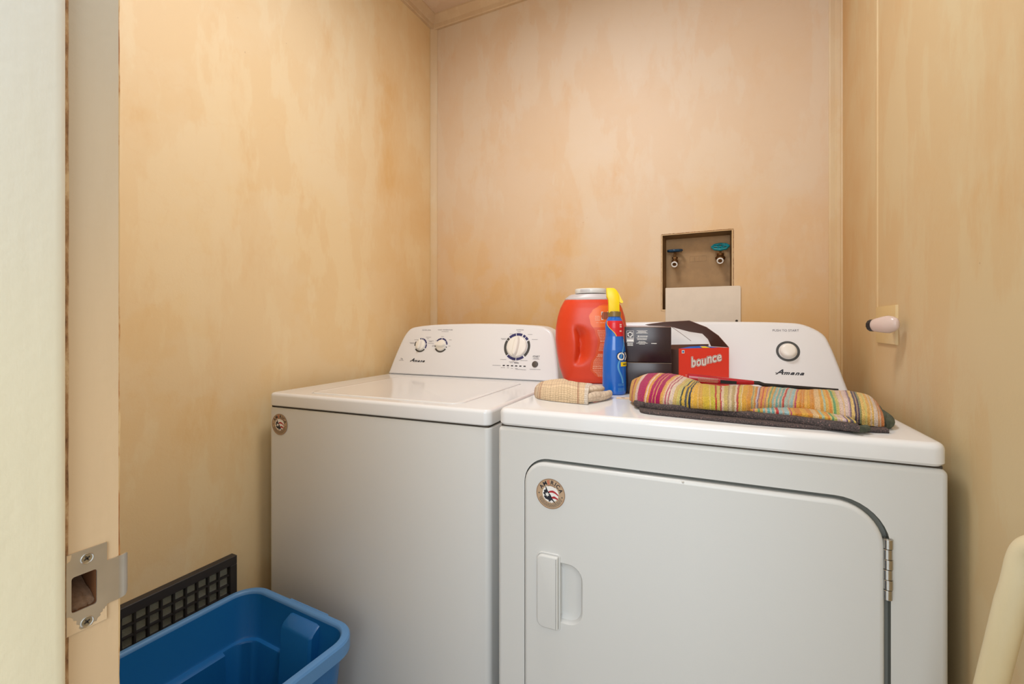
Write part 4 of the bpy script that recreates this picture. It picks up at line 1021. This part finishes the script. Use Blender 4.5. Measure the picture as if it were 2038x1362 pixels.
# ------------------------------------------------------------------ cover plate with plugged-in pale handle on the right wall
SW = empty('wall_plate', (XR, 1.275, 1.10), 0, 'small ivory cover plate on the right wall with a pale oval fitting', 'wall plate')
pl_ = [(1.208, 1.0585), (1.352, 1.0585), (1.352, 1.1435), (1.208, 1.1435)][::-1]
def fx(y, z, d): return (XR-.0055+d, y, z)
obj('plate', loft([[(XR-.006, a, b) for a, b in ((1.214, 1.0645), (1.346, 1.0645), (1.346, 1.1375), (1.214, 1.1375))], [(XR-.0045, a, b) for a, b in ((1.209, 1.0595), (1.351, 1.0595), (1.351, 1.1425), (1.209, 1.1425))], [(XR, a, b) for a, b in ((1.208, 1.0585), (1.352, 1.0585), (1.352, 1.1435), (1.208, 1.1435))]]), M['plate_iv'], SW, world=True, ang=25)
fa, fb = Vector((.3000, 1.150, 1.1035)), Vector((.2680, 1.205, 1.0995))
lp = []; dd_ = (fb-fa).normalized(); u_ = Vector((0, 0, 1)); u_ = (u_-dd_*u_.dot(dd_)).normalized(); s_ = dd_.cross(u_)
for t, r1, r2 in [(0, .006, .003), (.04, .0110, .006), (.15, .0150, .009), (.32, .0180, .012), (.5, .0172, .013), (.75, .0145, .012), (.92, .0118, .010), (.98, .0090, .008), (1, .0050, .005)]:
    lp.append([fa.lerp(fb, t)+u_*(r1*math.sin(2*math.pi*k/24))+s_*(r2*math.cos(2*math.pi*k/24)) for k in range(24)])
obj('oval_fitting', loft(lp), M['lav'], SW, world=True, ang=60)['label'] = 'pale lilac oval fitting'
obj('fitting_rim', tube([fb-dd_*.009, fb-dd_*.003, fb-dd_*.001], .0128, 12), M['blk_plastic'], SW, world=True, ang=20)['label'] = 'black faceted rim'
obj('fitting_stem', tube([fa.lerp(fb, .5)+Vector((.004, 0, 0)), (XR-.003, 1.225, 1.10)], .007, 14), M['lav'], SW, world=True)

# ------------------------------------------------------------------ black grille leaning low on the left wall
GR = empty('vent_grille', (XL, .63, .1), 0, 'black framed vent grille with grey mesh, low on the left wall behind the blue tote', 'vent')
gy0, gy1, gz0, gz1 = .375, .803, .08, .4655; fx0 = XL+.022; fw = .023
def gbar(y0, y1, z0, z1, x1=fx0, x0=XL, r=.0012): return box(x0, x1, y0, y1, z0, z1, r, 1)
obj('frame_rail', gbar(gy0, gy1, gz1-fw, gz1), M['frame_blk'], GR, world=True, ang=30)
obj('frame_rail', gbar(gy0, gy1, gz0, gz0+fw), M['frame_blk'], GR, world=True, ang=30)
obj('frame_stile', gbar(gy1-fw+.004, gy1, gz0+fw, gz1-fw), M['frame_blk'], GR, world=True, ang=30)
obj('frame_stile', gbar(gy0, gy0+fw-.004, gz0+fw, gz1-fw), M['frame_blk'], GR, world=True, ang=30)
obj('backing', box(XL, XL+.004, gy0+.01, gy1-.01, gz0+.01, gz1-.01), M['screen_back'], GR, world=True, smooth=False)
pit = .0272; y = gy1-fw+.004-pit
while y > gy0+fw: obj('grille_bar', box(XL+.008, XL+.0175, y-.0021, y+.0021, gz0+fw, gz1-fw), M['frame_blk'], GR, world=True, smooth=False); y -= pit
z = gz1-fw-pit*.93
while z > gz0+fw: obj('grille_bar', box(XL+.008, XL+.0170, gy0+fw-.004, gy1-fw+.004, z-.0018, z+.0018), M['frame_blk'], GR, world=True, smooth=False); z -= pit*.97
V = []; Fq = []
def wire(p, q, wd):
    p, q = Vector(p), Vector(q); t = (q-p).normalized(); n = Vector((1, 0, 0)); s = t.cross(n)*wd/2; k = len(V)
    a = n*.0006
    for P_ in (p, q): V.extend([P_+s, P_+a, P_-s])
    Fq.extend([(k, k+1, k+4, k+3), (k+1, k+2, k+5, k+4)])
ya, yb, za, zb = gy0+fw-.004, gy1-fw+.004, gz0+fw, gz1-fw; step = .0036
c = ya-(zb-za)
while c < yb:
    for sgn in (1, -1):
        # line y = c + (z-za) or mirrored
        t0 = max(0, ya-c); t1 = min(zb-za, yb-c)
        if t1 > t0:
            if sgn == 1: wire((XL+.0075, c+t0, za+t0), (XL+.0075, c+t1, za+t1), .0013)
            else: wire((XL+.0078, c+t0, zb-t0), (XL+.0078, c+t1, zb-t1), .0010)
    c += step
o = obj('mesh_screen', (V, Fq), M['screen'], GR, world=True, smooth=False); o['kind'] = 'stuff'

# ------------------------------------------------------------------ blue tote
TO = empty('storage_tote', (-.955, .485, 0), -2.5, 'open blue plastic storage tote on the floor in front of the washing machine', 'tote')
hw_, hl_, TH = .198, .297, .420
def tr(ix, z, rc): return [(a, b, z) for a, b in rrect(-hw_+ix, hw_-ix, -hl_+ix, hl_-ix, rc, 8)]
rim = loft([tr(.004, TH-.034, .058), tr(.0, TH-.032, .062), tr(.0, TH-.006, .062), tr(.0025, TH-.0015, .060), tr(.006, TH, .057), tr(.0145, TH, .052), tr(.0165, TH-.0015, .050), tr(.018, TH-.004, .048), tr(.0185, TH-.008, .048)], False, False)
obj('rim', rim, M['tote_rim_lit'], TO, ang=25)
shell = loft([tr(.0185, TH-.0075, .048), tr(.0265, TH-.106, .047), tr(.0285, TH-.110, .046), tr(.0365, TH-.1115, .043), tr(.0380, TH-.115, .043), tr(.058, .010, .035), tr(.075, .006, .03)], False, True)
outs = loft([tr(.004, TH-.034, .058), tr(.012, TH-.034, .052), tr(.0165, TH-.040, .050), tr(.050, .004, .04), tr(.060, 0, .035)], False, True)
obj('tub_wall', join(shell, outs), M['tote'], TO, ang=25)
# moulded hand hold boss inside the far short end, and rib bosses on the long sides
def boss(cx, w_, y0, y1, zt, ztf, zb, name):
    """block standing proud inside the wall: sloping top from zt (at wall) down to ztf (inner edge)"""
    x0, x1 = cx-w_/2, cx+w_/2; r = .010
    lo = []
    for z, ins_, yo in ((zt, .006, y1), (zt-.004, .001, y1-(y1-y0)*.25), (ztf+.003, 0, y0+.004), (ztf-.004, 0, y0), (zb, .0, y0-.022)):
        lo.append([(x0+ins_, y1+.01, z), (x0+ins_, yo+r*.6, z), (x0+ins_+r*.5, yo, z), (x1-ins_-r*.5, yo, z), (x1-ins_, yo+r*.6, z), (x1-ins_, y1+.01, z)])
    return obj(name, loft(lo), M['tote'], TO, ang=35)
boss(.030, .105, .250, .278, TH-.016, TH-.034, .02, 'handle_boss')
def rib(cy, ln_, sx):
    lo = []
    for z, xo in ((TH-.111, .160), (TH-.116, .150), (.015, .135)):
        x_in, x_out = xo, .176
        lo.append([(sx*x_out, cy-ln_/2, z), (sx*x_in, cy-ln_/2+.004, z), (sx*x_in, cy+ln_/2-.004, z), (sx*x_out, cy+ln_/2, z)])
    obj('side_rib', loft(lo), M['tote'], TO, ang=30)
rib(.135, .13, -1); rib(-.05, .13, -1); rib(.10, .13, 1); rib(-.08, .13, 1)
obj('rim_tab', box(-.05, .085, hl_-.001, hl_+.004, TH-.034, TH-.003, .0015, 1), M['tote_rim_lit'], TO, ang=30)

# ------------------------------------------------------------------ cream bent tube at lower right, against right wall
TB = empty('cream_rail', (.235, .70, 0), 0, 'cream painted tube rail with a bent top leaning by the right wall', 'rail')
d_ = Vector((.2807, .6956, .8159))-Vector((.2708, .7241, .6802)); b_ = Vector((.2708, .7241, .6802))-d_*(.6702/.1357)
path = [b_, b_+d_*2, b_+d_*4, Vector((.2708, .7241, .6802)), Vector((.2807, .6956, .8159)), Vector((.2826, .6902, .8430))]
bend = [(.2836, .6880, .8520), (.2852, .6840, .8620), (.2880, .6770, .8700), (.2920, .6660, .8760), (.2960, .6500, .8790), (.2990, .6300, .8800), (.3000, .5900, .8800), (.3000, .52, .880)]
pp = [(min(q[0]+.0045, .3005), q[1]+.002, q[2]-(.006 if q[2] > .8 else 0)) for q in dens([tuple(p) for p in path], 4)+dens([tuple(p) for p in bend], 4)]
obj('tube', tube(pp, .0137, 20), M['tube'], TB, world=True, ang=60)
obj('chip_mark', xf(disc(.0022, 10, .8), frame_m((.2705, .7200, .7010), (.9, .43, 0), (0, 0, 1), (.43, -.9, 0))), M['wood_raw'], TB, world=True, smooth=False)
obj('base_foot', xf(lathe([(.016, 0), (.017, .003), (.017, .022), (.0145, .026)], 20), Matrix.Translation((b_.x+.0045, b_.y+.002, 0))), M['blk_plastic'], TB, world=True)
